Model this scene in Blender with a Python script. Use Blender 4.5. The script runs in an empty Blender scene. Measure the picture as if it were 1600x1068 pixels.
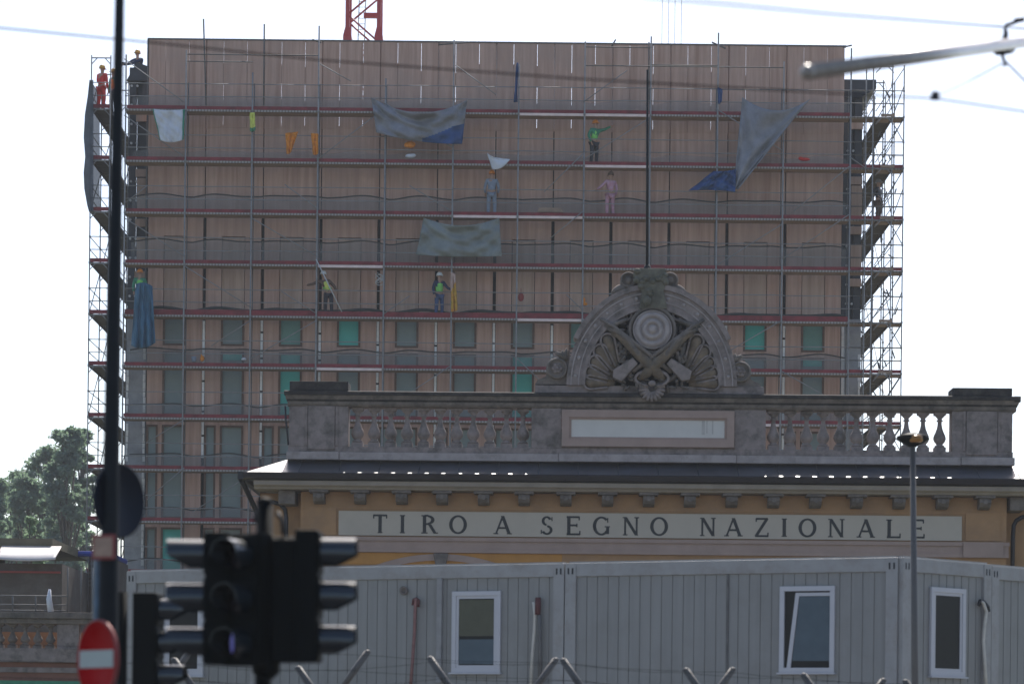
import bpy, bmesh, math, random
from mathutils import Vector, Matrix
R = math.radians
rnd = random.Random(7)
sc = bpy.context.scene
col = sc.collection

# ------------------------------------------------------------------ camera
F = 4100.0          # focal length in photo pixels (1600 wide)
CZ = 2.1            # eye height
ROLL = 0.0107
cam_d = bpy.data.cameras.new("camera")
cam = bpy.data.objects.new("camera", cam_d)
col.objects.link(cam)
cam.matrix_world = Matrix.Translation((0, 0, CZ)) @ Matrix.Rotation(R(90), 4, 'X') @ Matrix.Rotation(ROLL, 4, 'Z')
cam_d.sensor_width = 36
cam_d.lens = F / 1600 * 36
cam_d.shift_y = (1145 - 534) / 1600
cam_d.clip_end = 3000
cam_d.clip_start = 0.5
cam_d.dof.use_dof = True
cam_d.dof.focus_distance = 84
cam_d.dof.aperture_fstop = 1.75
sc.camera = cam

# ------------------------------------------------------------------ light
SUN_EL, SUN_AZ = R(49.5), R(6)      # azimuth measured from +Y towards +X
w = bpy.data.worlds.new("World")
sc.world = w
w.use_nodes = True
nt = w.node_tree
bg = nt.nodes["Background"]
sky = nt.nodes.new("ShaderNodeTexSky")
sky.sky_type = 'NISHITA'
sky.sun_disc = False
sky.sun_elevation = SUN_EL
sky.sun_rotation = SUN_AZ
sky.air_density = 0.8
sky.dust_density = 1.5
sky.ozone_density = 0.3
nt.links.new(sky.outputs[0], bg.inputs[0])
bg.inputs[1].default_value = 0.12
sd = bpy.data.lights.new("sun", 'SUN')
sd.energy = 4.0
sd.angle = R(0.6)
sd.color = (1.0, 0.94, 0.86)
sun = bpy.data.objects.new("sun", sd)
col.objects.link(sun)
to_sun = Vector((math.sin(SUN_AZ) * math.cos(SUN_EL), math.cos(SUN_AZ) * math.cos(SUN_EL), math.sin(SUN_EL)))
sun.rotation_euler = (-to_sun).to_track_quat('-Z', 'Y').to_euler()
sc.view_settings.view_transform = 'Standard'
sc.view_settings.look = 'None'
sc.view_settings.exposure = 0.72
sc.view_settings.gamma = 1.0
sc.cycles.use_denoising = True
sc.cycles.max_bounces = 8
sc.cycles.transparent_max_bounces = 16
sc.cycles.volume_bounces = 0

def P(px, py, Y):
    u = (px - 800) / F
    v = (1145 - py) / F
    return Vector(((u * math.cos(ROLL) - v * math.sin(ROLL)) * Y, Y, (u * math.sin(ROLL) + v * math.cos(ROLL)) * Y + CZ))

# ------------------------------------------------------------------ helpers
class MB:
    """mesh builder"""
    def __init__(s):
        s.v = []; s.f = []; s.m = []; s.cur = 0; s.smooth = []
    def add(s, vs, fs, smooth=False):
        o = len(s.v)
        s.v += [tuple(x) for x in vs]
        for f in fs:
            s.f.append([o + i for i in f]); s.m.append(s.cur); s.smooth.append(smooth)
    def box(s, x0, x1, y0, y1, z0, z1):
        s.add([(x0,y0,z0),(x1,y0,z0),(x1,y1,z0),(x0,y1,z0),(x0,y0,z1),(x1,y0,z1),(x1,y1,z1),(x0,y1,z1)],
              [(0,3,2,1),(4,5,6,7),(0,1,5,4),(1,2,6,5),(2,3,7,6),(3,0,4,7)])
        return s
    def tube(s, a, b, r, n=6, r2=None, cap=True):
        a = Vector(a); b = Vector(b); d = (b - a)
        if d.length < 1e-6: return s
        d.normalize()
        up = Vector((0,0,1)) if abs(d.z) < .9 else Vector((1,0,0))
        e1 = d.cross(up).normalized(); e2 = d.cross(e1)
        r2 = r if r2 is None else r2
        vs = []
        for k in range(n):
            t = 2*math.pi*k/n; c = e1*math.cos(t) + e2*math.sin(t)
            vs.append(a + c*r); vs.append(b + c*r2)
        fs = [(2*k, 2*k+1, (2*k+3) % (2*n), (2*k+2) % (2*n)) for k in range(n)]
        s.add(vs, fs, True)
        if cap:
            o = len(s.v) - 2*n
            s.f.append([o+2*k for k in range(n)]); s.m.append(s.cur); s.smooth.append(False)
            s.f.append([o+2*k+1 for k in range(n)][::-1]); s.m.append(s.cur); s.smooth.append(False)
        return s
    def path(s, pts, r, n=6, rads=None):
        """smooth tube along points (shared rings)"""
        pts = [Vector(p) for p in pts]
        o = len(s.v); N = len(pts)
        for i, p in enumerate(pts):
            d = (pts[min(i+1, N-1)] - pts[max(i-1, 0)]).normalized()
            up = Vector((0,1,0)) if abs(d.y) < .9 else Vector((1,0,0))
            e1 = d.cross(up).normalized(); e2 = d.cross(e1)
            rr = rads[i] if rads else r
            for k in range(n):
                t = 2*math.pi*k/n
                s.v.append(tuple(p + (e1*math.cos(t) + e2*math.sin(t))*rr))
        for i in range(N-1):
            for k in range(n):
                s.f.append([o+i*n+k, o+(i+1)*n+k, o+(i+1)*n+(k+1)%n, o+i*n+(k+1)%n]); s.m.append(s.cur); s.smooth.append(True)
        s.f.append([o+k for k in range(n)]); s.m.append(s.cur); s.smooth.append(False)
        s.f.append([o+(N-1)*n+k for k in range(n)][::-1]); s.m.append(s.cur); s.smooth.append(False)
        return s
    def lathe(s, prof, c=(0,0,0), n=16, axis='Z', sx=1, sy=1):
        """prof: (radius, height) list"""
        o = len(s.v); c = Vector(c)
        for r, h in prof:
            for k in range(n):
                t = 2*math.pi*k/n
                a, b = r*math.cos(t)*sx, r*math.sin(t)*sy
                if axis == 'Z': p = (a, b, h)
                elif axis == 'Y': p = (a, h, b)
                else: p = (h, a, b)
                s.v.append(tuple(c + Vector(p)))
        for i in range(len(prof)-1):
            for k in range(n):
                s.f.append([o+i*n+k, o+i*n+(k+1)%n, o+(i+1)*n+(k+1)%n, o+(i+1)*n+k]); s.m.append(s.cur); s.smooth.append(True)
        s.f.append([o+k for k in range(n)][::-1]); s.m.append(s.cur); s.smooth.append(False)
        s.f.append([o+(len(prof)-1)*n+k for k in range(n)]); s.m.append(s.cur); s.smooth.append(False)
        return s
    def prism(s, poly, y0, y1):
        """polygon in XZ extruded in Y"""
        n = len(poly)
        vs = [(x, y0, z) for x, z in poly] + [(x, y1, z) for x, z in poly]
        fs = [list(range(n)), list(range(n, 2*n))[::-1]] + [(i, (i+1)%n, n+(i+1)%n, n+i) for i in range(n)]
        s.add(vs, fs); return s
    def profx(s, poly, x0, x1):
        """polygon in YZ extruded in X"""
        n = len(poly)
        vs = [(x0, y, z) for y, z in poly] + [(x1, y, z) for y, z in poly]
        fs = [list(range(n))[::-1], list(range(n, 2*n))] + [(i, n+i, n+(i+1)%n, (i+1)%n) for i in range(n)]
        s.add(vs, fs); return s
    def ell(s, c, rx, ry, rz, n=10, m=7, rot=None):
        c = Vector(c); o = len(s.v)
        for i in range(m+1):
            ph = math.pi*i/m
            for k in range(n):
                t = 2*math.pi*k/n
                p = Vector((rx*math.sin(ph)*math.cos(t), ry*math.sin(ph)*math.sin(t), rz*math.cos(ph)))
                if rot: p = rot @ p
                s.v.append(tuple(c+p))
        for i in range(m):
            for k in range(n):
                s.f.append([o+i*n+k, o+(i+1)*n+k, o+(i+1)*n+(k+1)%n, o+i*n+(k+1)%n]); s.m.append(s.cur); s.smooth.append(True)
        return s
    def build(s, name, mats, parent=None, loc=None, bevel=0, clean=True):
        me = bpy.data.meshes.new(name)
        me.from_pydata(s.v, [], s.f)
        if not isinstance(mats, (list, tuple)): mats = [mats]
        for m_ in mats: me.materials.append(m_)
        me.polygons.foreach_set("material_index", s.m)
        me.polygons.foreach_set("use_smooth", s.smooth)
        if clean:
            bm = bmesh.new(); bm.from_mesh(me)
            bmesh.ops.recalc_face_normals(bm, faces=bm.faces)
            bm.to_mesh(me); bm.free()
        me.update()
        o = bpy.data.objects.new(name, me)
        col.objects.link(o)
        if parent: o.parent = parent
        if loc: o.location = loc
        if bevel:
            b = o.modifiers.new("bevel", 'BEVEL'); b.width = bevel; b.segments = 2; b.limit_method = 'ANGLE'
        return o

def tag(o, label=None, cat=None, group=None, kind=None):
    if label: o["label"] = label
    if cat: o["category"] = cat
    if group: o["group"] = group
    if kind: o["kind"] = kind
    return o
def empty(name, loc=(0,0,0), label=None, cat=None, group=None, rz=0):
    o = bpy.data.objects.new(name, None)
    o.empty_display_size = .2
    col.objects.link(o); o.location = loc; o.rotation_euler = (0,0,rz)
    return tag(o, label, cat, group)

def mat(name, c, rough=.7, var=.0, scale=3.0, stretch=(1,1,1), c2=None, bump=0.0, metal=0.0, spec=.4, stain=None, stain_scale=1.2, stain_amt=.5, trans=None, detail=6, emit=None):
    m = bpy.data.materials.new(name); m.use_nodes = True
    n = m.node_tree; L = n.links
    b = n.nodes["Principled BSDF"]
    b.inputs["Roughness"].default_value = rough
    b.inputs["Metallic"].default_value = metal
    b.inputs["Specular IOR Level"].default_value = spec
    b.inputs["Base Color"].default_value = (*c, 1)
    if var or c2 or bump or stain:
        tc = n.nodes.new("ShaderNodeTexCoord"); mp = n.nodes.new("ShaderNodeMapping")
        L.new(tc.outputs["Object"], mp.inputs[0]); mp.inputs["Scale"].default_value = stretch
        no = n.nodes.new("ShaderNodeTexNoise"); no.inputs["Scale"].default_value = scale; no.inputs["Detail"].default_value = detail
        no.inputs["Roughness"].default_value = .65
        L.new(mp.outputs[0], no.inputs[0])
        cr = n.nodes.new("ShaderNodeValToRGB")
        cr.color_ramp.elements[0].position = .32; cr.color_ramp.elements[1].position = .68
        a = tuple(max(0, x*(1-var)) for x in c); d = c2 or tuple(min(1, x*(1+var)) for x in c)
        cr.color_ramp.elements[0].color = (*a, 1); cr.color_ramp.elements[1].color = (*d, 1)
        L.new(no.outputs[0], cr.inputs[0])
        out = cr.outputs[0]
        if stain:
            n2 = n.nodes.new("ShaderNodeTexNoise"); n2.inputs["Scale"].default_value = stain_scale; n2.inputs["Detail"].default_value = 8
            n2.inputs["Roughness"].default_value = .7
            L.new(tc.outputs["Object"], n2.inputs[0])
            r2 = n.nodes.new("ShaderNodeValToRGB"); r2.color_ramp.elements[0].position = .48; r2.color_ramp.elements[1].position = .66
            r2.color_ramp.elements[0].color = (0,0,0,1); r2.color_ramp.elements[1].color = (stain_amt,)*3+(1,)
            L.new(n2.outputs[0], r2.inputs[0])
            mx = n.nodes.new("ShaderNodeMix"); mx.data_type = 'RGBA'
            L.new(r2.outputs[0], mx.inputs[0]); L.new(out, mx.inputs[6]); mx.inputs[7].default_value = (*stain, 1)
            out = mx.outputs[2]
        L.new(out, b.inputs["Base Color"])
        if bump:
            bp = n.nodes.new("ShaderNodeBump"); bp.inputs["Strength"].default_value = bump; bp.inputs["Distance"].default_value = .02
            L.new(no.outputs[0], bp.inputs["Height"]); L.new(bp.outputs[0], b.inputs["Normal"])
    if trans:
        t = n.nodes.new("ShaderNodeBsdfTransparent"); mx2 = n.nodes.new("ShaderNodeMixShader"); mx2.inputs[0].default_value = trans
        L.new(b.outputs[0], mx2.inputs[1]); L.new(t.outputs[0], mx2.inputs[2])
        L.new(mx2.outputs[0], n.nodes["Material Output"].inputs[0])
    if emit:
        b.inputs["Emission Color"].default_value = (*emit[0], 1); b.inputs["Emission Strength"].default_value = emit[1]
    return m

M = {}
M['asphalt'] = mat("asphalt", (.05,.05,.052), .9, .25, 8, bump=.3)
M['soil'] = mat("soil", (.16,.14,.11), .95, .3, .3, c2=(.10,.13,.06))
M['timber'] = mat("timber", (.49,.29,.215), .75, .16, 1.3, stretch=(4,1,.18), c2=(.62,.41,.325), bump=.03, stain=(.44,.30,.245), stain_scale=.45, stain_amt=.8)
M['timber_raw'] = mat("timber_raw", (.47,.31,.23), .8, .2, 1.2, stretch=(3,1,.2), c2=(.56,.40,.32), bump=.05)
M['frame_wood'] = mat("frame_wood", (.13,.075,.05), .6, .2, 6)
M['glass_film'] = mat("glass_film", (.20,.245,.235), .5, .12, .5)
M['teal_film_lit'] = mat("teal_film_lit", (.07,.42,.35), .55, .10, .6)  # brighter teal: light from behind the film is put into the colour
M['teal_dull'] = mat("teal_dull_film", (.13,.27,.23), .55, .10, .6)
M['dark'] = mat("dark_void", (.012,.011,.012), .8)
M['steel_dark'] = mat("steel_dark", (.035,.036,.045), .5, .2, 2)
M['concrete'] = mat("concrete", (.33,.33,.34), .85, .2, 2, bump=.2, stain=(.5,.5,.5), stain_amt=.5)
M['white_strip'] = mat("white_strip", (.85,.82,.78), .6, .12, 6)
M['galv'] = mat("galvanised", (.27,.262,.258), .7, .15, 4, metal=.1, spec=.25)
M['galv_dark'] = mat("galvanised_dark", (.13,.125,.12), .7, .2, 4, spec=.2)
M['toe_red'] = mat("toe_red", (.20,.022,.03), .6, .35, 2.2, stretch=(1,1,1), bump=0)
M['deck_edge'] = mat("deck_edge", (.30,.29,.28), .6, .1, 3)
M['deck_wood'] = mat("deck_wood", (.33,.235,.175), .85, .3, 3, stretch=(.4,3,1))
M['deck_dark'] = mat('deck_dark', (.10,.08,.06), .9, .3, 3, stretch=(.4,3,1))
M['deck_pale'] = mat("deck_pale", (.78,.62,.58), .6, .12, 3)
M['net'] = mat("wavy_strip", (.30,.295,.285), .9, .1, 4, trans=.62)  # half-transparent grey of the wavy strips above the toe boards
M['strip_edge'] = mat("strip_edge", (.06,.065,.06), .9)
M['net_dark'] = mat("net_dark", (.07,.085,.11), .9, .3, 2, trans=.12)
M['stone'] = mat("stone", (.25,.205,.19), .9, .22, 5, bump=.7, stain=(.085,.075,.065), stain_scale=2.2, stain_amt=.85, detail=9)
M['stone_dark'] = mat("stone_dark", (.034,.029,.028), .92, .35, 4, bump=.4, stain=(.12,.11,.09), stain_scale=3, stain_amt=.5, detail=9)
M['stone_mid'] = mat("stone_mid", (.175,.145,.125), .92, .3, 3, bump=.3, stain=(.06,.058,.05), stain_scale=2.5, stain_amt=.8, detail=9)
M['stone_light'] = mat("stone_light", (.36,.31,.295), .85, .15, 2.5, bump=.4, stain=(.19,.165,.15), stain_scale=3, stain_amt=.6)
M['stone_green'] = mat("stone_green", (.14,.13,.10), .92, .3, 5, bump=.6, stain=(.07,.07,.05), stain_scale=3, stain_amt=.8, detail=9)
M['stone_ochre'] = mat("stone_ochre", (.17,.125,.085), .9, .3, 5, bump=.3, stain=(.10,.095,.085), stain_scale=3, stain_amt=.7)
M['pink_stone'] = mat("pink_stone", (.36,.26,.22), .8, .08, 2, bump=.1, stain=(.29,.21,.18), stain_scale=1.5, stain_amt=.5)
M['plaque'] = mat("plaque", (.58,.55,.51), .6, .05, 1.5)
M['sign_white'] = mat("sign_white", (.46,.40,.33), .6, .03, 1, stain=(.38,.33,.275), stain_scale=.7, stain_amt=.5)
M['letter'] = mat("letter_black", (.012,.012,.014), .4)
M['ochre'] = mat("ochre_render", (.37,.215,.11), .9, .12, 1.5, bump=.1, stain=(.27,.17,.11), stain_scale=.8, stain_amt=.6)
M['ochre_strong'] = mat("ochre_strong", (.46,.22,.06), .9, .1, 2)
M['roof_metal'] = mat("roof_metal", (.05,.053,.065), .5, .2, 1.5, stain=(.10,.11,.14), stain_scale=1, stain_amt=.6)
M['gutter'] = mat("gutter", (.02,.017,.02), .35, metal=.3)
M['corbel'] = mat("corbel", (.155,.13,.115), .9, .3, 6, bump=.3)
M['cornice'] = mat("cornice_stone", (.31,.26,.215), .85, .1, 2, bump=.15, stain=(.22,.19,.16), stain_scale=1.4, stain_amt=.5)
M['cont'] = mat("container_grey", (.25,.243,.23), .6, .07, 2.5, stretch=(3,1,.15), stain=(.20,.19,.175), stain_scale=.9, stain_amt=.5)
M['cont_frame'] = mat("container_frame", (.31,.30,.29), .55, .09, 1.3, stain=(.20,.17,.145), stain_scale=1.6, stain_amt=.6)
M['pvc'] = mat("white_pvc", (.48,.47,.49), .4, .03, 2)
M['win_dark'] = mat("window_dark", (.012,.013,.014), .3, spec=.15)
M['win_blue'] = mat("window_blue", (.10,.15,.18), .12, spec=.5)
M['blind'] = mat("blind", (.085,.085,.055), .7, .1, 3)
M['blind_blue'] = mat("blind_blue", (.075,.105,.125), .7, .1, 3)
M['pole_dark'] = mat("pole_dark", (.008,.011,.014), .6, .3, 3, spec=.2)
M['pole_blue'] = mat("pole_blue", (.07,.115,.15), .5, .3, 5)
M['pole_grey'] = mat("pole_grey", (.105,.098,.092), .55, .1, 3, spec=.3)
M['signal'] = mat("signal_black", (.0015,.0028,.003), .6, .2, 6, spec=.1)
M['hood'] = mat("hood_black", (.003,.008,.013), .5, spec=.15)
M['lens'] = mat("lens_dark", (.012,.008,.01), .06, spec=.7)
M['glint_violet'] = mat("glint_violet", (.35,.30,.85), .3, spec=.8)  # colour of the glint painted onto a signal lens
M['sign_red'] = mat("sign_red", (.42,.0015,.004), .7, .06, 5, spec=.08)
M['sign_grey'] = mat("sign_greywhite", (.42,.46,.42), .5, .05, 5)
M['sign_back'] = mat("sign_back", (.012,.016,.026), .6, .1, 3, spec=.2)
M['plate_tan'] = mat("plate_tan", (.42,.27,.19), .6, .25, 9)
M['plate_border'] = mat("plate_border", (.28,.05,.045), .6)
M['arm_metal'] = mat("arm_metal", (.30,.25,.205), .45, .2, 6)
M['wire'] = mat("wire", (.02,.017,.015), 1, spec=0)
M['wire_pale'] = mat("wire_pale", (.30,.33,.36), .6)
M['black'] = mat("black_rubber", (.012,.013,.018), .6)
M['crane_red'] = mat("crane_red", (.48,.03,.035), .45, .1, 2)
M['tarp_grey'] = mat("tarp_grey", (.23,.235,.27), .7, .2, 1.6, bump=.4, stain=(.15,.145,.13), stain_scale=.9, stain_amt=.6)
M['tarp_green'] = mat("tarp_green", (.225,.25,.245), .7, .15, 1.6, bump=.4, stain=(.15,.16,.15), stain_scale=.9, stain_amt=.6)
M['tarp_blue'] = mat("tarp_blue", (.02,.07,.21), .6, .2, 2)
M['tarp_steel'] = mat("tarp_steel", (.045,.14,.23), .65, .2, 2, stretch=(5,1,.4))
M['white_cloth'] = mat("white_cloth", (.62,.64,.70), .8, .08, 2)
M['green_cord'] = mat("green_cord", (.04,.25,.17), .8)
M['orange'] = mat("orange_cloth", (.70,.24,.02), .8, .3, 8)
M['yellow_cloth'] = mat("yellow_cloth", (.60,.36,.05), .8, .3, 6, stain=(.6,.2,.05), stain_scale=3, stain_amt=.8)
M['peach'] = mat("peach_cloth", (.58,.42,.36), .8, .2, 6)
M['hivis'] = mat("hivis_green", (.22,.62,.14), .7, .25, 8)
M['hivis_y'] = mat("hivis_yellow", (.62,.66,.14), .7, .25, 8)
M['skin'] = mat("skin", (.40,.24,.17), .6, .05, 10)
M['hair'] = mat("hair", (.03,.02,.015), .7)
M['jacket_red'] = mat("jacket_red", (.62,.035,.03), .7, .2, 6)
M['jacket_navy'] = mat("jacket_navy", (.015,.03,.08), .8, .2, 6)
M['jacket_green'] = mat("jacket_green", (.05,.25,.15), .8, .2, 6)
M['jeans'] = mat("jeans", (.05,.09,.20), .85, .2, 10)
M['trousers_dark'] = mat("trousers_dark", (.035,.035,.045), .85, .2, 10)
M['overall_blue'] = mat("overall_blue", (.23,.27,.34), .85, .15, 8)
M['overall_pink'] = mat("overall_pink", (.62,.27,.31), .85, .25, 8, c2=(.5,.33,.44))
M['brown_cloth'] = mat("brown_cloth", (.12,.075,.055), .85, .2, 8)
M['helmet_y'] = mat("helmet_yellow", (.65,.36,.07), .35)
M['helmet_o'] = mat("helmet_orange", (.75,.25,.04), .35)
M['helmet_w'] = mat("helmet_white", (.72,.74,.74), .35)
M['boots'] = mat("boots", (.03,.022,.018), .7)
M['leaf'] = mat("leaf", (.13,.18,.14), .6, .4, .6, c2=(.30,.37,.31))
M['leaf_blue'] = mat("leaf_cool", (.11,.16,.15), .6, .4, .6, c2=(.27,.35,.33))
M['leaf_bright'] = mat("leaf_bright", (.11,.20,.055), .6, .3, .8, c2=(.16,.26,.09))
M['bark'] = mat("bark", (.09,.07,.055), .9, .3, 4)
M['shed'] = mat("shed_roof", (.13,.115,.075), .8, .2, 2)
M['shed_wall'] = mat("shed_wall", (.085,.07,.06), .85, .15, 2, stain=(.15,.14,.13))
M['awning'] = mat("awning_white", (.5,.48,.47), .45, .08, 2)
M['blue_sheet'] = mat("blue_sheet", (.02,.05,.30), .5, .2, 2)
M['red_band'] = mat("red_band", (.26,.12,.085), .85, .15, 2)
M['teal_house'] = mat("teal_shutter", (.10,.24,.22), .8, .3, 4)
M['bolt'] = mat("bolt_pale", (.55,.55,.55), .5)
M['amber'] = mat("amber_glass", (.30,.14,.03), .25)
M['hose_red'] = mat("hose_red", (.22,.105,.095), .6, .2, 9)
M['hose_dark'] = mat('hose_dark_red', (.10,.03,.03), .7)
M['hose_white'] = mat("hose_white", (.52,.48,.42), .6, .1, 9)
M['tile'] = mat("roof_tile_red", (.42,.22,.13), .85, .2, 2)
for k in ('hood', 'roof_metal', 'arm_metal'):
    b = M[k].node_tree.nodes["Principled BSDF"]; b.inputs["Coat Weight"].default_value = 1; b.inputs["Coat IOR"].default_value = 1.6 if k == "hood" else 1.5; b.inputs["Coat Roughness"].default_value = (.17 if k == "hood" else .32)
# translucent leaves
for k in ('leaf', 'leaf_blue', 'leaf_bright'):
    n = M[k].node_tree; b = n.nodes["Principled BSDF"]; t = n.nodes.new("ShaderNodeBsdfTranslucent")
    t.inputs[0].default_value = (.22,.32,.2,1); mx = n.nodes.new("ShaderNodeMixShader"); mx.inputs[0].default_value = .55
    n.links.new(b.outputs[0], mx.inputs[1]); n.links.new(t.outputs[0], mx.inputs[2]); n.links.new(mx.outputs[0], n.nodes["Material Output"].inputs[0])
# perforated steel deck edge: pale slots every ~10 cm
def perforate(m, c, dark, freq=55):
    n = m.node_tree; L = n.links; b = n.nodes["Principled BSDF"]
    tc = n.nodes.new("ShaderNodeTexCoord"); wv = n.nodes.new("ShaderNodeTexWave"); wv.bands_direction = 'X'
    wv.inputs["Scale"].default_value = freq/10; wv.inputs["Distortion"].default_value = 0
    L.new(tc.outputs["Object"], wv.inputs[0])
    cr = n.nodes.new("ShaderNodeValToRGB"); cr.color_ramp.elements[0].position = .35; cr.color_ramp.elements[1].position = .6
    cr.color_ramp.elements[0].color = (*dark, 1); cr.color_ramp.elements[1].color = (*c, 1)
    L.new(wv.outputs[1], cr.inputs[0]); L.new(cr.outputs[0], b.inputs["Base Color"])
perforate(M['deck_edge'], (.36,.33,.31), (.19,.16,.145), 26)

# ------------------------------------------------------------------ setting: ground, road
g = MB(); g.box(-900, 900, -60, 1400, -.5, 0.0); tag(g.build("ground", M['soil']), kind='structure')
g = MB(); g.box(-40, 40, -30, 40, .004, .008); tag(g.build("road", M['asphalt']), kind='structure')
g = MB(); g.box(-40, 40, 40.0, 44.0, .0, .14); tag(g.build("pavement", M['concrete']), kind='structure')

# ------------------------------------------------------------------ tower
YT = 103.2
XT = lambda px, py=300: P(px, py, YT).x
ZT = lambda py: P(800, py, YT).z
tower = empty("tower_block", (XT(774), YT + 7, 0), "tall tower block under construction clad in brown timber panels behind scaffolding", "building")
def tb(name, mb, m, parent=None, bevel=0):
    o = mb.build(name, m, bevel=bevel)
    o.parent = parent or tower
    if parent is None: o.matrix_parent_inverse = Matrix.Translation(-Vector(tower.location))
    return o
x0, x1 = XT(230), XT(1318)
mod = (x1 - x0) / 12
# core, floors and corner columns
cb = MB()
cb.box(x0 + .1, x1 - .1, YT + .30, YT + 13.8, 0, ZT(198))
tb("core", cb, M['dark'])
sb = MB()
for py in (204, 335, 490, 650, 815):
    pass
for (pa, pb, side) in ((197, 229, -1), (1319, 1350, 1)):
    m = MB()
    xa, xb = XT(pa), XT(pb)
    za = ZT(490)
    tp = ZT(106) if side < 0 else ZT(118)
    # dark steel corner column with flanges
    m.box(xa, xa + (xb-xa)*.34, YT + .6, YT + .9, za, tp); m.box(xa + (xb-xa)*.62, xb, YT + .7, YT + 13, za, tp - .2)
    m.box(xa + (xb-xa)*.34, xa + (xb-xa)*.62, YT + .95, YT + 1.1, za, tp - .1)
    if side < 0: m.prism([(xa - .1, tp - .55), (xb, tp - .55), (xb, tp + .0), (xa + .3, tp + .18)], YT + .45, YT + 13)
    else: m.prism([(xa - .05, tp - .6), (xb - .1, tp - .6), (xb + .5, tp - .25), (xb + .5, tp + .1), (xa - .05, tp + .1)], YT + .45, YT + 13)
    tb("corner_column", m, M['steel_dark'])
    m = MB()
    for py in range(135, 486, 30):
        if rnd.random() < .7:
            z = ZT(py)
            bx = xa + (xb-xa)*(.12 if side < 0 else .25)
            m.tube((bx, YT + .6, z), (bx, YT + .55, z), .05, 6); m.tube((bx + .22, YT + .6, z), (bx + .22, YT + .55, z), .05, 6)
    tb("bolt_plate", m, M['bolt'])
    for (u0, y_a, y_b, pa_, pb2) in [(.36, .5, .62, q+14, q+26) for q in (165, 252, 330, 412)] + [(.45, .52, .6, 280, 330), (.45, .52, .6, 372, 410)]:
        m = MB(); m.box(xa + (xb-xa)*u0, xb, YT + y_a, YT + y_b, ZT(pb2), ZT(pa_)); tb("plywood_infill", m, M['timber_raw'])
    m = MB(); m.box(xa, xb, YT + .45, YT + 13, 0, za - .003); tb("corner_wall", m, M['concrete'])
    m = MB()
    for (f0, f1) in ((.0, .16), (.84, 1)):
        for (a, b) in ((545, 565), (575, 648), (660, 725), (740, 806), (822, 888)) if f0 or side > 0 else ((580, 648), (665, 725)):
            for q in range(6):
                zz0, zz1 = ZT(b), ZT(a); d = (zz1-zz0)/6
                j = rnd.random()*.05
                m.box(xa + (xb-xa)*f0 + j*.5, xa + (xb-xa)*f1 - rnd.random()*.04, YT + .40 - j*.2, YT + .449, zz0 + q*d, zz0 + (q+.93)*d)
    if side > 0: m.box(xa, xa + .1, YT + .39, YT + .449, ZT(648), ZT(495))
    tb("joint_sealing", m, M['white_strip'])

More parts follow.
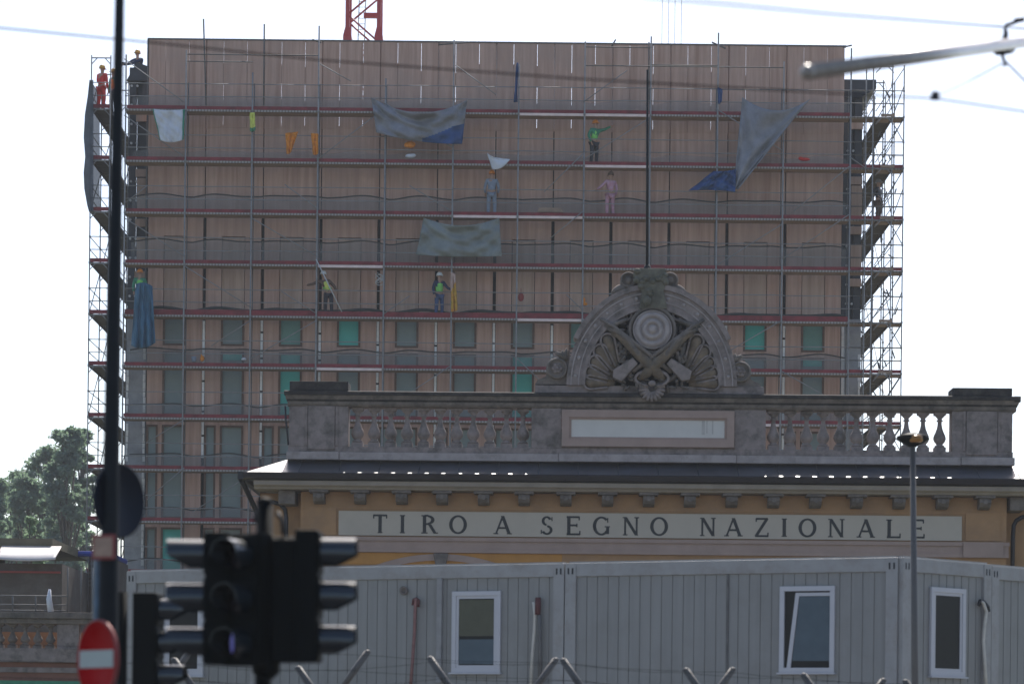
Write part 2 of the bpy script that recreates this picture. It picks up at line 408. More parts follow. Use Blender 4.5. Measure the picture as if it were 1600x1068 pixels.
FR = (.295, .70)       # window zone inside a module
def win(name, xa, xb, za, zb, glassmat, par=tower, fw=.075):
    m = MB()
    m.box(xa, xa + fw, YT - .03, YT + .12, za, zb); m.box(xb - fw, xb, YT - .03, YT + .12, za, zb)
    m.box(xa + fw, xb - fw, YT - .025, YT + .115, zb - fw, zb); m.box(xa + fw, xb - fw, YT - .025, YT + .115, za, za + fw)
    f = tb(name, m, M['frame_wood'])
    g_ = MB(); g_.box(xa + fw, xb - fw, YT + .05, YT + .07, za + fw, zb - fw)
    o = g_.build("pane", glassmat); o.parent = f; o.matrix_parent_inverse = f.matrix_parent_inverse @ Matrix.Identity(4); o.matrix_parent_inverse = Matrix.Identity(4)
    return f
for i in range(12):
    a = x0 + i*mod; b = a + mod
    m = MB()
    rg = .022
    # row A: parapet storey split by open slits
    e = [a + rg, a + mod*FR[0], a + mod*FR[1], b - rg]
    t0 = ZT(68 ) ; t1 = ZT(204)
    for k in range(3):
        m.box(e[k] + (.0065 if k else 0), e[k+1] - (.0065 if k < 2 else 0), YT, YT + .09, t1, t0)
    for k in (1, 2):    # closures behind parts of the slit
        for (pa, pb) in ((106 + rnd.randint(-8, 8), 134), (160 + rnd.randint(-3, 3), 183), (199, 204)) if rnd.random() < .6 else ((100, 204),):
            m.box(e[k] - .06, e[k] + .06, YT + .095, YT + .13, ZT(pb), ZT(pa))
    m.box(a, a + .05, YT + .092, YT + .12, t1, t0); m.box(b - .05, b - .002, YT + .092, YT + .12, t1, t0 - .01)
    # row B plain
    m.box(a + rg, b - rg, YT, YT + .25, ZT(335), ZT(204) - .004)
    # row C boarded windows
    zc0, zc1 = ZT(489), ZT(335) - .004; gC = .064
    m.box(a + gC, a + mod*FR[0], YT, YT + .25, zc0, zc1); m.box(a + mod*FR[1], b - gC, YT, YT + .25, zc0, zc1)
    m.box(a + mod*FR[0], a + mod*FR[1], YT + .002, YT + .25, ZT(374), zc1)
    # row D
    m.box(a + gC, a + mod*FR[0], YT, YT + .25, ZT(655), zc0 - .005); m.box(a + mod*FR[1], b - gC, YT, YT + .25, ZT(655), zc0 - .005)
    m.box(a + mod*FR[0], a + mod*FR[1], YT + .002, YT + .25, ZT(499), zc0 - .005)
    m.box(a + mod*FR[0], a + mod*FR[1], YT + .002, YT + .25, ZT(554), ZT(545))
    # rows E, F, G
    for (pt, pb) in ((655, 815), (815, 975), (975, 1190)):
        zt, zb = ZT(pt), max(ZT(pb), 0); m.box(a + gC, b - gC, YT + .001, YT + .25, ZT(pt + 14), zt - .004)
        m.box(a + mod*.225, a + mod*FR[0], YT, YT + .25, zb, ZT(pt + 14)); m.box(a + mod*FR[1], b - gC, YT, YT + .25, zb, ZT(pt + 14))
    tb("cladding_panel", m, M['timber'])
    m = MB(); m.box(a + mod*FR[0] + .025, a + mod*FR[1] - .025, YT + .03, YT + .2, zc0 + .02, ZT(374) - .03)
    tb("window_board", m, M['timber_raw'])
    upper = M['teal_film_lit'] if i in (3, 10) else M['teal_dull'] if i in (2, 11, 7) else M['glass_film']
    lower = M['teal_film_lit'] if i in (2, 6) else M['glass_film']
    wx0, wx1 = a + mod*FR[0] + .005, a + mod*FR[1] - .005
    win("window", wx0, wx1, ZT(545), ZT(499), upper)
    wl = win("window", wx0, wx1, ZT(654), ZT(554), lower)
    if i in (1, 11, 7):
        q_ = MB(); q_.box(wx0 + .08, wx1 - .08, YT + .03, YT + .045, ZT(567), ZT(557)); q_.build("film_strip", M['teal_film_lit'], wl)
    win("window", wx0, wx1, ZT(815), ZT(669), M['glass_film'])
    win("side_window", a + gC + .003, a + mod*.225, ZT(815), ZT(669), M['glass_film'])
    if i < 3:
        win("window", wx0, wx1, ZT(975), ZT(829), M['teal_film_lit'] if i == 0 else M['glass_film'])
        win("side_window", a + gC + .003, a + mod*.225, ZT(975), ZT(829), M['glass_film'])
m = MB(); m.box(x0 - .05, x1 + .05, YT - .02, YT + .16, ZT(68) + .001, ZT(68) + .06); m.box(x0 - .06, x0 - .002, YT, YT + .3, ZT(490), ZT(68)); tb("parapet_cap", m, M['galv_dark'])
for i in range(1, 12):
    a = x0 + i*mod
    m = MB()
    z = ZT(720)
    while z < ZT(497):
        h = rnd.uniform(.8, 1.5); m.box(a - .045, a + .045, YT - .03, YT + .05, z, min(z + h, ZT(497))); z += h + .08
    tb("joint_strip", m, M['white_strip'])

# ------------------------------------------------------------------ scaffolding
YS = 101.9; YI = YS + .73
XS = lambda px, py=400: P(px, py, YS).x
ZS = lambda py: P(800, py, YS).z
LV = [ZS(p) for p in (176, 256, 336.5, 416.5, 497, 577, 657.5, 738, 819, 900)]   # deck tops
STD = [194, 288, 392, 495, 600, 706, 808, 911, 1014, 1119, 1222, 1327]
TOPS = {194: 92, 288: 84, 392: 118, 495: 44, 600: 125, 706: 64, 808: 100, 911: 64, 1014: 55, 1119: 48, 1222: 92, 1327: 70}
scaf = empty("facade_scaffold", (0, YS, 0), "long steel scaffold with red toe boards across the front of the timber tower", "scaffold")
def sp(name, mb, m, root, parent=None):
    o = mb.build(name, m)
    o.parent = root; o.matrix_parent_inverse = Matrix.Translation(-Vector(root.location))
    return o
for px in STD:
    m = MB(); x = XS(px)
    zt = ZS(TOPS[px])
    m.tube((x, YS, 0), (x, YS, zt), .034, 6)
    for z in LV:
        m.tube((x, YS, z - .08), (x, YS, z + .02), .045, 6); m.tube((x, YS, z + .95), (x, YS, z + 1.02), .04, 6)
        m.tube((x, YS, z + .47), (x, YS, z + .53), .04, 6)
    sp("standard", m, M['galv'], scaf)
    m = MB(); m.tube((x, YI, 0), (x, YI, min(zt, LV[0] + 1.2)), .024, 6)
    for z in LV: m.box(x - .025, x + .025, YS + .03, YI - .03, z - .09, z - .04)
    sp("inner_standard", m, M['galv_dark'], scaf)
pale = {(2, 5): 1, (0, 5): 0, (2, 5): 1, (4, 5): 1, (1, 7): 1, (3, 3): 1, (0, 6): 1, (0, 7): 1, (2, 6): 1, (5, 3): 1, (0, 8): 0, (7, 9): 1, (1, 8): 0}
pale = {(0, 6), (0, 7), (2, 6), (3, 3), (4, 6), (1, 7), (5, 3), (2, 5), (6, 9)}
xs = [XS(p) for p in STD] + [XS(1411)]
hidden_t, hidden_d = MB(), MB()
for li, z in enumerate(LV):
    for bi in range(12):
        a, b = xs[bi] + .03, xs[bi+1] - .03
        sag = rnd.uniform(-.01, .01)
        vis = li < 7 or bi < 3
        if bi == 11 and li in (0, 4): 
            tbm = None
        else:
            h = .14 if li != 4 else .21
            tbm = (a, b, YS + .05, YS + .08, z + .01 + sag, z + h + sag)
        pl = (li, bi) in pale
        db = (a, b, YS + .035, YI, z - .075, z)
        if vis and (li < 7 or bi < 3):
            if tbm:
                m = MB(); m.box(*tbm); sp("toe_board", m, M['toe_red'], scaf)
            m = MB(); m.box(db[0], db[1], db[2] + .02, db[3], db[4], db[5]); m.cur = 1; m.box(db[0], db[1], YS + .022, YS + .0545, z - (.1 if pl else .075), z - .001)
            sp("deck", m, [M['deck_wood'], M['deck_pale'] if pl else M['deck_edge']], scaf)
        else:
            if tbm: hidden_t.box(*tbm)
            hidden_d.box(*db)
tag(sp("lower_toe_boards", hidden_t, M['toe_red'], scaf), kind='stuff')
tag(sp("lower_decks", hidden_d, M['deck_wood'], scaf), kind='stuff')
for li, z in enumerate(LV):
    for k, dz in enumerate((.5, 1.0)):
        m = MB()
        for bi in range(12):
            a, b = xs[bi], xs[bi+1]
            if bi == 11 and li > 4: pass
            j = rnd.uniform(-.015, .015)
            m.tube((a, YS + .03, z + dz + j), (b, YS + .03, z + dz + rnd.uniform(-.015, .015)), .019, 5)
        sp("guard_rail", m, M['galv'], scaf)
    # inner ledger
    m = MB(); m.tube((xs[0], YI - .03, z - .05), (xs[11], YI - .03, z - .05), .022, 5); sp("ledger", m, M['galv_dark'], scaf)
# top rails
for (pa, pb, py) in ((288, 495, 90), (288, 392, 101), (911, 1222, 101), (911, 1016, 72), (1014, 1119, 99)):
    m = MB(); m.tube((XS(pa), YS + .03, ZS(py)), (XS(pb), YS + .03, ZS(py)), .024, 5); sp("top_rail", m, M['galv_dark'], scaf)
# loose tubes above the roof line
for (a, b, c, d) in ((318, 30, 322, 165), (413, 38, 412, 165), (685, 70, 735, 66), (955, 74, 962, 62), (1112, 66, 1134, 76), (1317, 74, 1331, 71), (488, 62, 502, 67), (1014, 66, 1014, 160)):
    m = MB(); m.tube(P(a, b, YS + .1), P(c, d, YS + .1), .032, 6); sp("loose_tube", m, M['galv_dark'], scaf)
# diagonal braces, front plane
BR = [(194,92,288,160),(194,180,288,245),(230,290,194,318),(194,340,288,400),(288,415,392,480),(445,288,495,325),(500,100,548,127),(712,102,775,148),(600,160,706,230),(392,340,495,400),
      (600,490,640,462),(495,490,440,455),(850,300,911,240),(911,330,860,372),(1222,405,1327,335),(1119,415,1222,350),(911,250,1014,185),(980,110,911,160),(1327,260,1240,330),
      (288,655,230,690),(288,730,230,780),(392,740,300,800),(600,640,706,570),(808,640,850,600),(808,560,850,600),(1119,560,1222,500),(1352,262,1327,245),(1222,580,1327,640),(392,560,495,500),(392,500,330,540),
      (911,485,885,460),(706,330,640,290),(1119,170,1222,235),(495,250,600,170)]
for (a, b, c, d) in BR:
    m = MB(); m.tube(P(a, b, YS - .03), P(c, d, YS - .03), .019, 5); sp("brace", m, M['galv'], scaf)
# grey see-through strips with wavy, dark-edged tops above the toe boards
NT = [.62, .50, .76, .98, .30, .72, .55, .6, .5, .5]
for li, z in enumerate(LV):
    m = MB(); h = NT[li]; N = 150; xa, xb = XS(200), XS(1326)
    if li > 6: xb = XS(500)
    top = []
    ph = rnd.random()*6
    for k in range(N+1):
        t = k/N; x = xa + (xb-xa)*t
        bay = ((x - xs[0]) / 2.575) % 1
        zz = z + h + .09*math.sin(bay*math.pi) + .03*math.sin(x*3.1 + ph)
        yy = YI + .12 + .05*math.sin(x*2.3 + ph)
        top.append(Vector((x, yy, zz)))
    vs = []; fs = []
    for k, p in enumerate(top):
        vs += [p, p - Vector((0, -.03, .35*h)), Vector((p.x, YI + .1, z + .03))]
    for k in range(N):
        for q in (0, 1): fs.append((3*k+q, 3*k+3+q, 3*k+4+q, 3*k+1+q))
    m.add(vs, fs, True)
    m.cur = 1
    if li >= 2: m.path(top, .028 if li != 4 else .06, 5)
    sp("wavy_strip", m, [M['net'], M['strip_edge']], scaf)  # key 'net' holds the half-transparent grey of the wavy strips

# side scaffolds
def side_scaffold(name, label, pxs_near, deck_px, ysteps, left):
    root = empty(name, (XS(pxs_near[0]), YS + 7, 0), label, "scaffold")
    ys = [YS + k*2.57 for k in range(ysteps + 1)]
    for j, px in enumerate(pxs_near):
        x = XS(px, 300)
        for k, y in enumerate(ys):
            zt = LV[0] + (2.05 if px not in (1411,) else 2.0)
            if px == 1411 and k > 2: continue
            m = MB(); m.tube((x, y, 0), (x, y, zt), .027, 6)
            for z in LV: m.tube((x, y, z - .05), (x, y, z + .03), .042, 6); m.tube((x, y, z + .96), (x, y, z + 1.03), .04, 6)
            sp("standard", m, M['galv'], root)
    xa, xb = XS(deck_px[0], 300), XS(deck_px[1], 300)
    for li, z in enumerate([LV[0] + 2.0] + LV):
        # portal frame heads with gussets at each step
        for y in ys:
            m = MB()
            m.tube((xa, y, z - .05), (xb, y, z - .05), .025, 6)
            m.tube((xa, y, z - .3), (xa + .22, y, z - .06), .02, 5); m.tube((xb, y, z - .3), (xb - .22, y, z - .06), .02, 5)
            sp("portal_frame", m, M['galv'], root)
        if li == 0: continue
        m = MB()
        for k in range(ysteps):
            m.box(xa + .03, xb - .03, ys[k] + .03, ys[k+1] - .03, z - .06, z)
            m.box(xa + .03, xa + .1, ys[k] + .03, ys[k+1] - .03, z - .10, z - .061)
            m.box(xb - .1, xb - .03, ys[k] + .03, ys[k+1] - .03, z - .10, z - .061)
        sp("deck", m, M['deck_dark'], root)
        m = MB()
        xo = xa if left else xb
        m.box(xo - .015, xo + .015, ys[0] + .04, ys[-1], z + .01, z + .15)
        if left: m.box(xa + .03, xb - .03, ys[0] + .01, ys[0] + .03, z + .01, z + .16)
        else: m.box(xa + .2, xb + .05, ys[0] - .04, ys[0] - .01, z + .0, z + .10)
        sp("toe_board", m, M['toe_red'] if left or li > 6 else M['deck_wood'], root)
        m = MB()
        for dz in (.5, 1.0):
            for xx in ([xa, xb] if not left else [xa]):
                m.tube((xx, ys[0], z + dz), (xx, ys[-1], z + dz), .019, 5)
            m.tube((xa, ys[0] + .02, z + dz), (xb, ys[0] + .02, z + dz), .019, 5)
        sp("guard_rail", m, M['galv'], root)
        def one(p, q, r=.019, nm="brace"):
            m = MB(); m.tube(p, q, r, 5); sp(nm, m, M['galv_dark'], root)
        for k in range(ysteps):
            if (k + li) % 2: one((xo, ys[k], z), (xo, ys[k+1], z + 2))
        if not left:
            X14 = XS(1411, 300)
            one((xb, ys[0], z + (.1 if li % 2 else 1.7)), (X14, ys[0], z + (1.2 if li % 2 else 1.0)))
            one((xa, ys[0], z + .2), (X14, ys[0], z + 1.9), .018)
            one((xb, ys[1], z - .9), (X14, ys[0], z - .04), .02)
            for dz in (-.04, .5, 1.0): one((XS(1327, 300), ys[0], z + dz), (X14, ys[0], z + dz), .02, "end_rail")
            for q in range(4):
                xq = xa + rnd.random()*(X14 - xa); zq = z + rnd.random()*1.6
                one((xq, ys[0] + 1, zq), (xq + rnd.uniform(-.2, .2), ys[0] + 1.1, zq + rnd.uniform(.1, .35)), .03, "loose_tube")
    return root
side_scaffold("side_scaffold", "scaffold return along the tower's left flank, behind the dark lamp post", (141, 171), (141, 171), 4, True)
side_scaffold("side_scaffold", "open scaffold return along the tower's right flank, seen against the sky", (1352, 1363, 1393, 1411), (1367, 1395), 4, False)
# perforated decks of front scaffold's corner bay already reach px 1411

# left shroud net
m = MB(); N = 24
pts = [(140,125),(137,150),(133,180),(131,215),(133,245),(131,270),(132,295),(136,320),(139,330)]
vs = []; fs = []
for i, (a, b) in enumerate(pts):
    p = P(a, b, YS - .1); q = P(141, b, YS + .05)
    for k in range(8):
        t = k/7; vs.append((p.x + (q.x - p.x)*t**2, YS - .15 + 2.6*t + .05*math.sin(i*2 + k), p.z))
for i in range(len(pts)-1):
    for k in range(7): fs.append((i*8+k, i*8+k+1, i*8+8+k+1, i*8+8+k))
m.add(vs, fs, True)
# front fold
vs = []; fs = []
for i, (a, b) in enumerate(pts):
    for k in range(4):
        t = k/3; p = P(a + (146 - a)*t, b, YS - .15 - .06*math.sin(i + k*2)); vs.append(p)
for i in range(len(pts)-1):
    for k in range(3): fs.append((i*4+k, i*4+k+1, i*4+4+k+1, i*4+4+k))
m.add(vs, fs, True)
tag(m.build("shroud_net", M['net_dark']), "dark shroud net bulging from the outer left edge of the scaffold", "net")

# ------------------------------------------------------------------ tarps and cloths on the scaffold
def sheet(name, label, cat, m1, TL, TR, BR_, BL, Y, sag=0, sagb=0, fold=.08, nf=5, n=28, thick=.012, ripple=None, m2=None, split=None, bow=0):
    """hanging sheet between four photo points; fold = depth of folds"""
    mb = MB(); vs = []; fs = []
    for j in range(n+1):
        v = j/n
        for i in range(n+1):
            u = i/n
            x = (TL[0]*(1-u) + TR[0]*u)*(1-v) + (BL[0]*(1-u) + BR_[0]*u)*v
            y = (TL[1]*(1-u) + TR[1]*u)*(1-v) + (BL[1]*(1-u) + BR_[1]*u)*v
            y += 4*u*(1-u)*(sag*(1-v) + sagb*v)
            x += bow*math.sin(v*math.pi)*(1-u)
            d = fold*1.3*math.sin(u*nf*math.pi + v*2 + math.sin(v*5)*.6)*(.3 + v*.7) + fold*.35*math.sin(u*nf*8.3 + v*9 + math.sin(u*6)*2) + fold*.25*math.sin(u*19 - v*23) + fold*(.9 if sag > 8 else .2)*math.sin((v*1.0 - 4*u*(1-u)*.55)*15)*(1 - .5*v) + fold*.8*math.sin((v*6 + 4*u*(1-u)*3)*1.6)*(1-v*.5)
            p = P(x, y, Y - .1 - fold + d); vs.append(p)
    for j in range(n):
        for i in range(n):
            fs.append((j*(n+1)+i, j*(n+1)+i+1, (j+1)*(n+1)+i+1, (j+1)*(n+1)+i))
    mb.add(vs, fs, True)
    if m2 and split:
        for q in range(len(fs)):
            j, i = divmod(q, n)
            if split((i+.5)/n, (j+.5)/n): mb.m[q] = 1
    o = mb.build(name, [m1, m2] if m2 else m1)
    s = o.modifiers.new("thickness", 'SOLIDIFY'); s.thickness = thick
    return tag(o, label, cat)
sheet("tarpaulin", "grey tarpaulin with a blue corner slung high between two standards", "tarpaulin", M['tarp_grey'], (580,152), (730,156), (722,225), (588,207), YS, 22, 5, .10, 4, m2=M['tarp_blue'], split=lambda u, v: v > .55 and u > .55 and (u-.55)*1.0 + (v-.55) > .32)
sheet("tarpaulin", "large grey triangular tarpaulin hanging to a point near the right of the scaffold", "tarpaulin", M['tarp_grey'], (1160,152), (1265,155), (1153,296), (1146,294), YS, 19, 0, .09, 3)
sheet("tarpaulin", "crumpled blue sheet blown out left of the grey triangular tarpaulin", "tarpaulin", M['tarp_blue'], (1115,267), (1150,264), (1149,300), (1076,298), YS, 2, -2, .10, 5)
sheet("tarpaulin", "pale green-grey tarpaulin hanging at mid height over two bays", "tarpaulin", M['tarp_green'], (662,340), (780,340), (784,400), (650,398), YS, 12, 2, .09, 3)
sheet("tarpaulin", "long steel-blue sheet hung beside the dark lamp post at the left corner", "tarpaulin", M['tarp_steel'], (212,444), (238,447), (243,535), (205,540), YS, -4, 6, .09, 7)
sheet("cloth", "square white sheet with green edges tied under the top deck at left", "cloth", M['white_cloth'], (238,170), (289,171), (287,218), (250,219), YS, 2, 4, .06, 4, m2=M['green_cord'], split=lambda u, v: u > .93 or u < .05)
sheet("cloth", "small white rag blowing to the right above the worker in pale overalls", "cloth", M['white_cloth'], (761,239), (770,246), (797,249), (769,264), YS, 0, 6, .04, 2, n=12)
sheet("cloth", "orange cloth bundle hanging beside the yellow-orange jacket left of centre", "cloth", M['orange'], (446,208), (466,206), (457,232), (448,240), YS, 0, 4, .05, 5, n=14)
sheet("cloth", "narrow orange cloth hanging against the third standard from the left", "cloth", M['orange'], (486,208), (497,209), (497,240), (489,241), YS, 0, 2, .04, 4, n=14)
sheet("cloth", "long peach and amber cloth hanging beside the white-helmeted worker", "cloth", M['peach'], (704,425), (711,428), (715,484), (705,487), YS, 0, 1, .05, 4, m2=M['yellow_cloth'], split=lambda u, v: v > .5 - .3*u)
sheet("safety_vest", "yellow and green safety vest hanging from the top deck at left", "vest", M['hivis_y'], (390,176), (398,176), (399,203), (391,205), YS, 0, 2, .03, 4, n=10, m2=M['jacket_green'], split=lambda u, v: v > .8)
sheet("cloth", "thin dark blue strip of cloth knotted to a rope near the roof edge", "cloth", M['tarp_blue'], (807,98), (810,98), (808,160), (803,160), YS, 0, 0, .05, 3, n=14)
sheet("cloth", "small dark blue rag tied to the standard left of the triangular tarpaulin", "cloth", M['tarp_blue'], (1121,136), (1129,140), (1128,158), (1122,162), YS, 0, 2, .03, 3, n=8)
m = MB(); p = P(641, 244, YS + .25); m.ell(p, .2, .12, .09); m.ell(p + Vector((.1, 0, .03)), .13, .1, .07)
tag(m.build("sack", M['white_cloth']), "small white sack lying on the second deck under the hanging tarpaulin", "sack")
m = MB(); p = P(641, 226, YS + .2); m.ell(p, .22, .1, .13); m.ell(p + Vector((-.14, 0, -.02)), .1, .08, .1)
m.tube(p + Vector((.05, 0, .1)), p + Vector((.05, 0, .55)), .012, 5)
tag(m.build("bundle", M['orange']), "orange bundle hanging under the grey and blue tarpaulin", "bundle")
m = MB(); p = P(381, 561, YS + .25); m.ell(p, .10, .1, .06); tag(m.build("sack", M['white_cloth']), "tiny white bag on the deck beside a green window at left", "sack")
m = MB(); p = P(316, 560, YS + .25); m.ell(p, .09, .1, .12); m.box(p.x - .05, p.x - .02, p.y - .05, p.y, p.z, p.z + .2); tag(m.build("bundle", M['orange']), "small orange bundle on the sixth deck near the second standard", "bundle")
m = MB(); p = P(303, 561, YS + .25); m.lathe([(.08, -.1), (.1, .1)], p, 10); tag(m.build("bucket", M['overall_blue']), "pale blue bucket on the deck beside the small orange bundle", "bucket")

def clutter(name, label, cat, px, py, m1, fn, Y=YS + .3):
    m = MB(); fn(m, P(px, py, Y)); tag(m.build(name, m1), label, cat)
def coil(m, p):
    for q in range(5): m.path([p + Vector((.16*math.cos(t*.7 + q), rnd.uniform(-.03, .03), .12*math.sin(t*.7 + q*2) + q*.06 - .12)) for t in range(9)], .014, 5)
clutter("cable_coil", "tangled pale cable hung on the dark panel joint left of the white-helmeted worker", "cable", 593, 436, M['bolt'], coil)
clutter("bag", "dark red bag hung on the wall right of the peach cloth", "bag", 814, 464, M['plate_border'], lambda m, p: (m.ell(p, .12, .08, .17), m.tube(p + Vector((0,0,.1)), p + Vector((0,0,.35)), .012, 5)))
clutter("bundle", "small orange bundle on the fifth deck left of the stone pediment", "bundle", 912, 470, M['orange'], lambda m, p: (m.ell(p, .07, .07, .14), m.ell(p + Vector((.05,0,-.12)), .1, .07, .07)))
clutter("bag", "red bag lying on the second deck at the right end", "bag", 1257, 249, M['jacket_red'], lambda m, p: (m.ell(p, .22, .1, .07), m.ell(p + Vector((-.15,0,.04)), .09, .08, .06)))
clutter("plank_stack", "short stack of planks on the third deck left of the pink overalls", "planks", 860, 332, M['deck_wood'], lambda m, p: [m.box(p.x - .5 + .02*k, p.x + .5 - .03*k, p.y - .1, p.y + .1, p.z + .042*k, p.z + .042*k + .04) for k in range(4)])
clutter("plank_stack", "short stack of planks on the fourth deck near the left end", "planks", 345, 412, M['deck_wood'], lambda m, p: [m.box(p.x - .6 + .02*k, p.x + .6 - .03*k, p.y - .1, p.y + .1, p.z + .042*k, p.z + .042*k + .04) for k in range(3)])
clutter("bucket", "grey bucket on the second deck near the right end", "bucket", 1180, 250, M['galv_dark'], lambda m, p: m.lathe([(.10, -.12), (.14, .12), (.13, .12), (.095, -.10)], p, 12))

# ------------------------------------------------------------------ people
def skin_mesh(name, nodes, edges, root, m, parent, sub=1):
    me = bpy.data.meshes.new(name + "_cage")
    keys = list(nodes)
    me.from_pydata([nodes[k][0] for k in keys], [(keys.index(a), keys.index(b)) for a, b in edges], [])
    o = bpy.data.objects.new(name + "_cage", me); col.objects.link(o)
    o.modifiers.new("skin", 'SKIN').use_smooth_shade = True
    for i, k in enumerate(keys):
        r = nodes[k][1]; r = r if isinstance(r, tuple) else (r, r)
        me.skin_vertices[0].data[i].radius = r
        me.skin_vertices[0].data[i].use_root = (k == root)
    s = o.modifiers.new("sub", 'SUBSURF'); s.levels = sub; s.render_levels = sub
    dg = bpy.context.evaluated_depsgraph_get()
    ev = o.evaluated_get(dg)
    out = bpy.data.meshes.new_from_object(ev)
    bpy.data.objects.remove(o); bpy.data.meshes.remove(me)
    out.materials.clear(); out.materials.append(m)
    out.polygons.foreach_set("use_smooth", [True]*len(out.polygons))
    r = bpy.data.objects.new(name, out); col.objects.link(r); r.parent = parent
    return r
def person(loc, label, jacket, trousers, helmet, vest=None, rz=0, pose=None, lean=(0, 0), group=None, strap=None, bare=False):
    """local frame: faces -Y, x to the viewer's right; pose overrides joints"""
    root = empty("person", loc, label, "person", group, rz)
    V = Vector
    lx, ly = lean
    J = dict(pelvis=V((0,0,.94)), spine=V((lx*.25, ly*.25, 1.14)), chest=V((lx*.6, ly*.6, 1.34)), neck=V((lx*.85, ly*.85, 1.48)), chin=V((lx*.95, ly*.95-.01, 1.56)), head=V((lx, ly-.01, 1.65)), crown=V((lx*1.02, ly, 1.72)),
             hipL=V((-.10,0,.90)), hipR=V((.10,0,.90)), kneeL=V((-.12,-.03,.50)), kneeR=V((.12,-.02,.50)), ankL=V((-.13,.03,.09)), ankR=V((.13,.02,.09)), toeL=V((-.15,-.13,.04)), toeR=V((.15,-.13,.04)))
    for s, k in ((-1, 'L'), (1, 'R')):
        J['sho'+k] = J['neck'] + V((s*.185, 0, -.06)); J['elb'+k] = J['sho'+k] + V((s*.07, .03, -.28)); J['wri'+k] = J['elb'+k] + V((-s*.02, -.10, -.23))
    for k, v in (pose or {}).items(): J[k] = V(v)
    for k in 'LR':
        d = (J['wri'+k] - J['elb'+k]).normalized(); J['han'+k] = J['wri'+k] + d*.07; J['kn'+k] = J['wri'+k] + d*.10
    n = dict(pelvis=(J['pelvis'], (.13,.10)), spine=(J['spine'], (.12,.09)), chest=(J['chest'], (.145,.10)), neck=(J['neck'], .055), chin=(J['chin'], (.065,.075)), head=(J['head'], (.078,.095)), crown=(J['crown'], (.06,.075)))
    e = [('pelvis','spine'),('spine','chest'),('chest','neck'),('neck','chin'),('chin','head'),('head','crown')]
    for s, k in ((-1, 'L'), (1, 'R')):
        n.update({'hip'+k:(J['hip'+k],.09),'knee'+k:(J['knee'+k],.058),'ank'+k:(J['ank'+k],.042),'toe'+k:(J['toe'+k],.035),
                  'sho'+k:(J['sho'+k],.062),'elb'+k:(J['elb'+k],.042),'wri'+k:(J['wri'+k],.028),'han'+k:(J['han'+k],(.036,.02))})
        e += [('pelvis','hip'+k),('hip'+k,'knee'+k),('knee'+k,'ank'+k),('ank'+k,'toe'+k),('chest','sho'+k),('sho'+k,'elb'+k),('elb'+k,'wri'+k),('wri'+k,'han'+k)]
        d = (J['wri'+k] - J['elb'+k]).normalized(); side = d.cross(V((0,1,0)));
        side = side.normalized() if side.length > .2 else V((1,0,0)); curl = d.cross(side)
        for q, (off, ln) in enumerate(((-.026,.055),(-.009,.066),(.009,.062),(.026,.048))):
            b0 = J['han'+k] + side*off + d*.02; b1 = b0 + d*ln*.55 + curl*.012; b2 = b1 + d*ln*.4 + curl*.02
            n['f%d%s' % (q, k)] = (b1, .009); n['g%d%s' % (q, k)] = (b2, .008)
            e += [('han'+k, 'f%d%s' % (q, k)), ('f%d%s' % (q, k), 'g%d%s' % (q, k))]
        n['th'+k] = (J['wri'+k] + d*.045 + side*.045*(-s), .01); e.append(('wri'+k, 'th'+k))
    body = skin_mesh("body", n, e, 'pelvis', M['skin'], root)
    # face: nose, ears as small bumps joined in hair/helmet pieces
    jn = dict(pelvis=(J['pelvis'], (.155,.125)), spine=(J['spine'], (.15,.115)), chest=(J['chest'], (.175,.13)), neck=(J['neck'] - V((0,0,.03)), .07))
    je = [('pelvis','spine'),('spine','chest'),('chest','neck')]
    for k in 'LR':
        jn.update({'sho'+k:(J['sho'+k],.08),'elb'+k:(J['elb'+k],.06),'wri'+k:(J['wri'+k],.045)})
        je += [('chest','sho'+k),('sho'+k,'elb'+k),('elb'+k,'wri'+k)]
    skin_mesh("jacket", jn, je, 'pelvis', jacket, root)
    tn = dict(pelvis=(J['pelvis'] - V((0,0,.01)), (.15,.12)))
    te = []
    for k in 'LR':
        tn.update({'hip'+k:(J['hip'+k] - V((0,0,.03)),.105),'knee'+k:(J['knee'+k],.08),'ank'+k:(J['ank'+k] + V((0,0,.03)),.062)})
        te += [('pelvis','hip'+k),('hip'+k,'knee'+k),('knee'+k,'ank'+k)]
    skin_mesh("trousers", tn, te, 'pelvis', trousers, root)
    if vest:
        up = (J['chest'] - J['spine']).normalized()
        vn = dict(a=(J['pelvis'] + V((0,0,.03)), (.17,.14)), b=(J['spine'], (.165,.13)), c=(J['chest'], (.19,.145)), d=(J['neck'] - up*.07, (.15,.10)))
        skin_mesh("vest", vn, [('a','b'),('b','c'),('c','d')], 'a', vest, root)
        if strap:
            mb = MB()
            c = J['spine']; mb.lathe([(.176,-.03),(.178,.03)], c, 14, sy=.8); mb.build("reflective_band", strap, root)
    for k in 'LR':
        mb = MB(); a, t = J['ank'+k], J['toe'+k]
        mb.path([a + V((0,0,.06)), a - V((0,0,.01)), (a+t)/2 - V((0,0,.01)), t], .05, 8, [.055,.06,.052,.042]); mb.build("boot", M['boots'], root)
    mb = MB(); h = J['crown']
    mb.lathe([(.125,-.045),(.122,-.03),(.118,.0),(.105,.045),(.075,.085),(.035,.103),(.002,.108)], h + V((0,0,.0)), 14, sy=1.12)
    mb.box(h.x - .075, h.x + .075, h.y - .20, h.y - .09, h.z - .05, h.z - .037)
    mb.build("helmet", helmet, root)
    mb = MB(); f = J['head']
    mb.ell(f + V((0,-.10,-.01)), .014, .022, .026); 
    for s in (-1, 1): mb.ell(f + V((s*.085,.005,0)), .014, .022, .034)
    mb.cur = 1
    for s in (-1, 1): mb.ell(f + V((s*.03,-.09,.02)), .012, .012, .008)
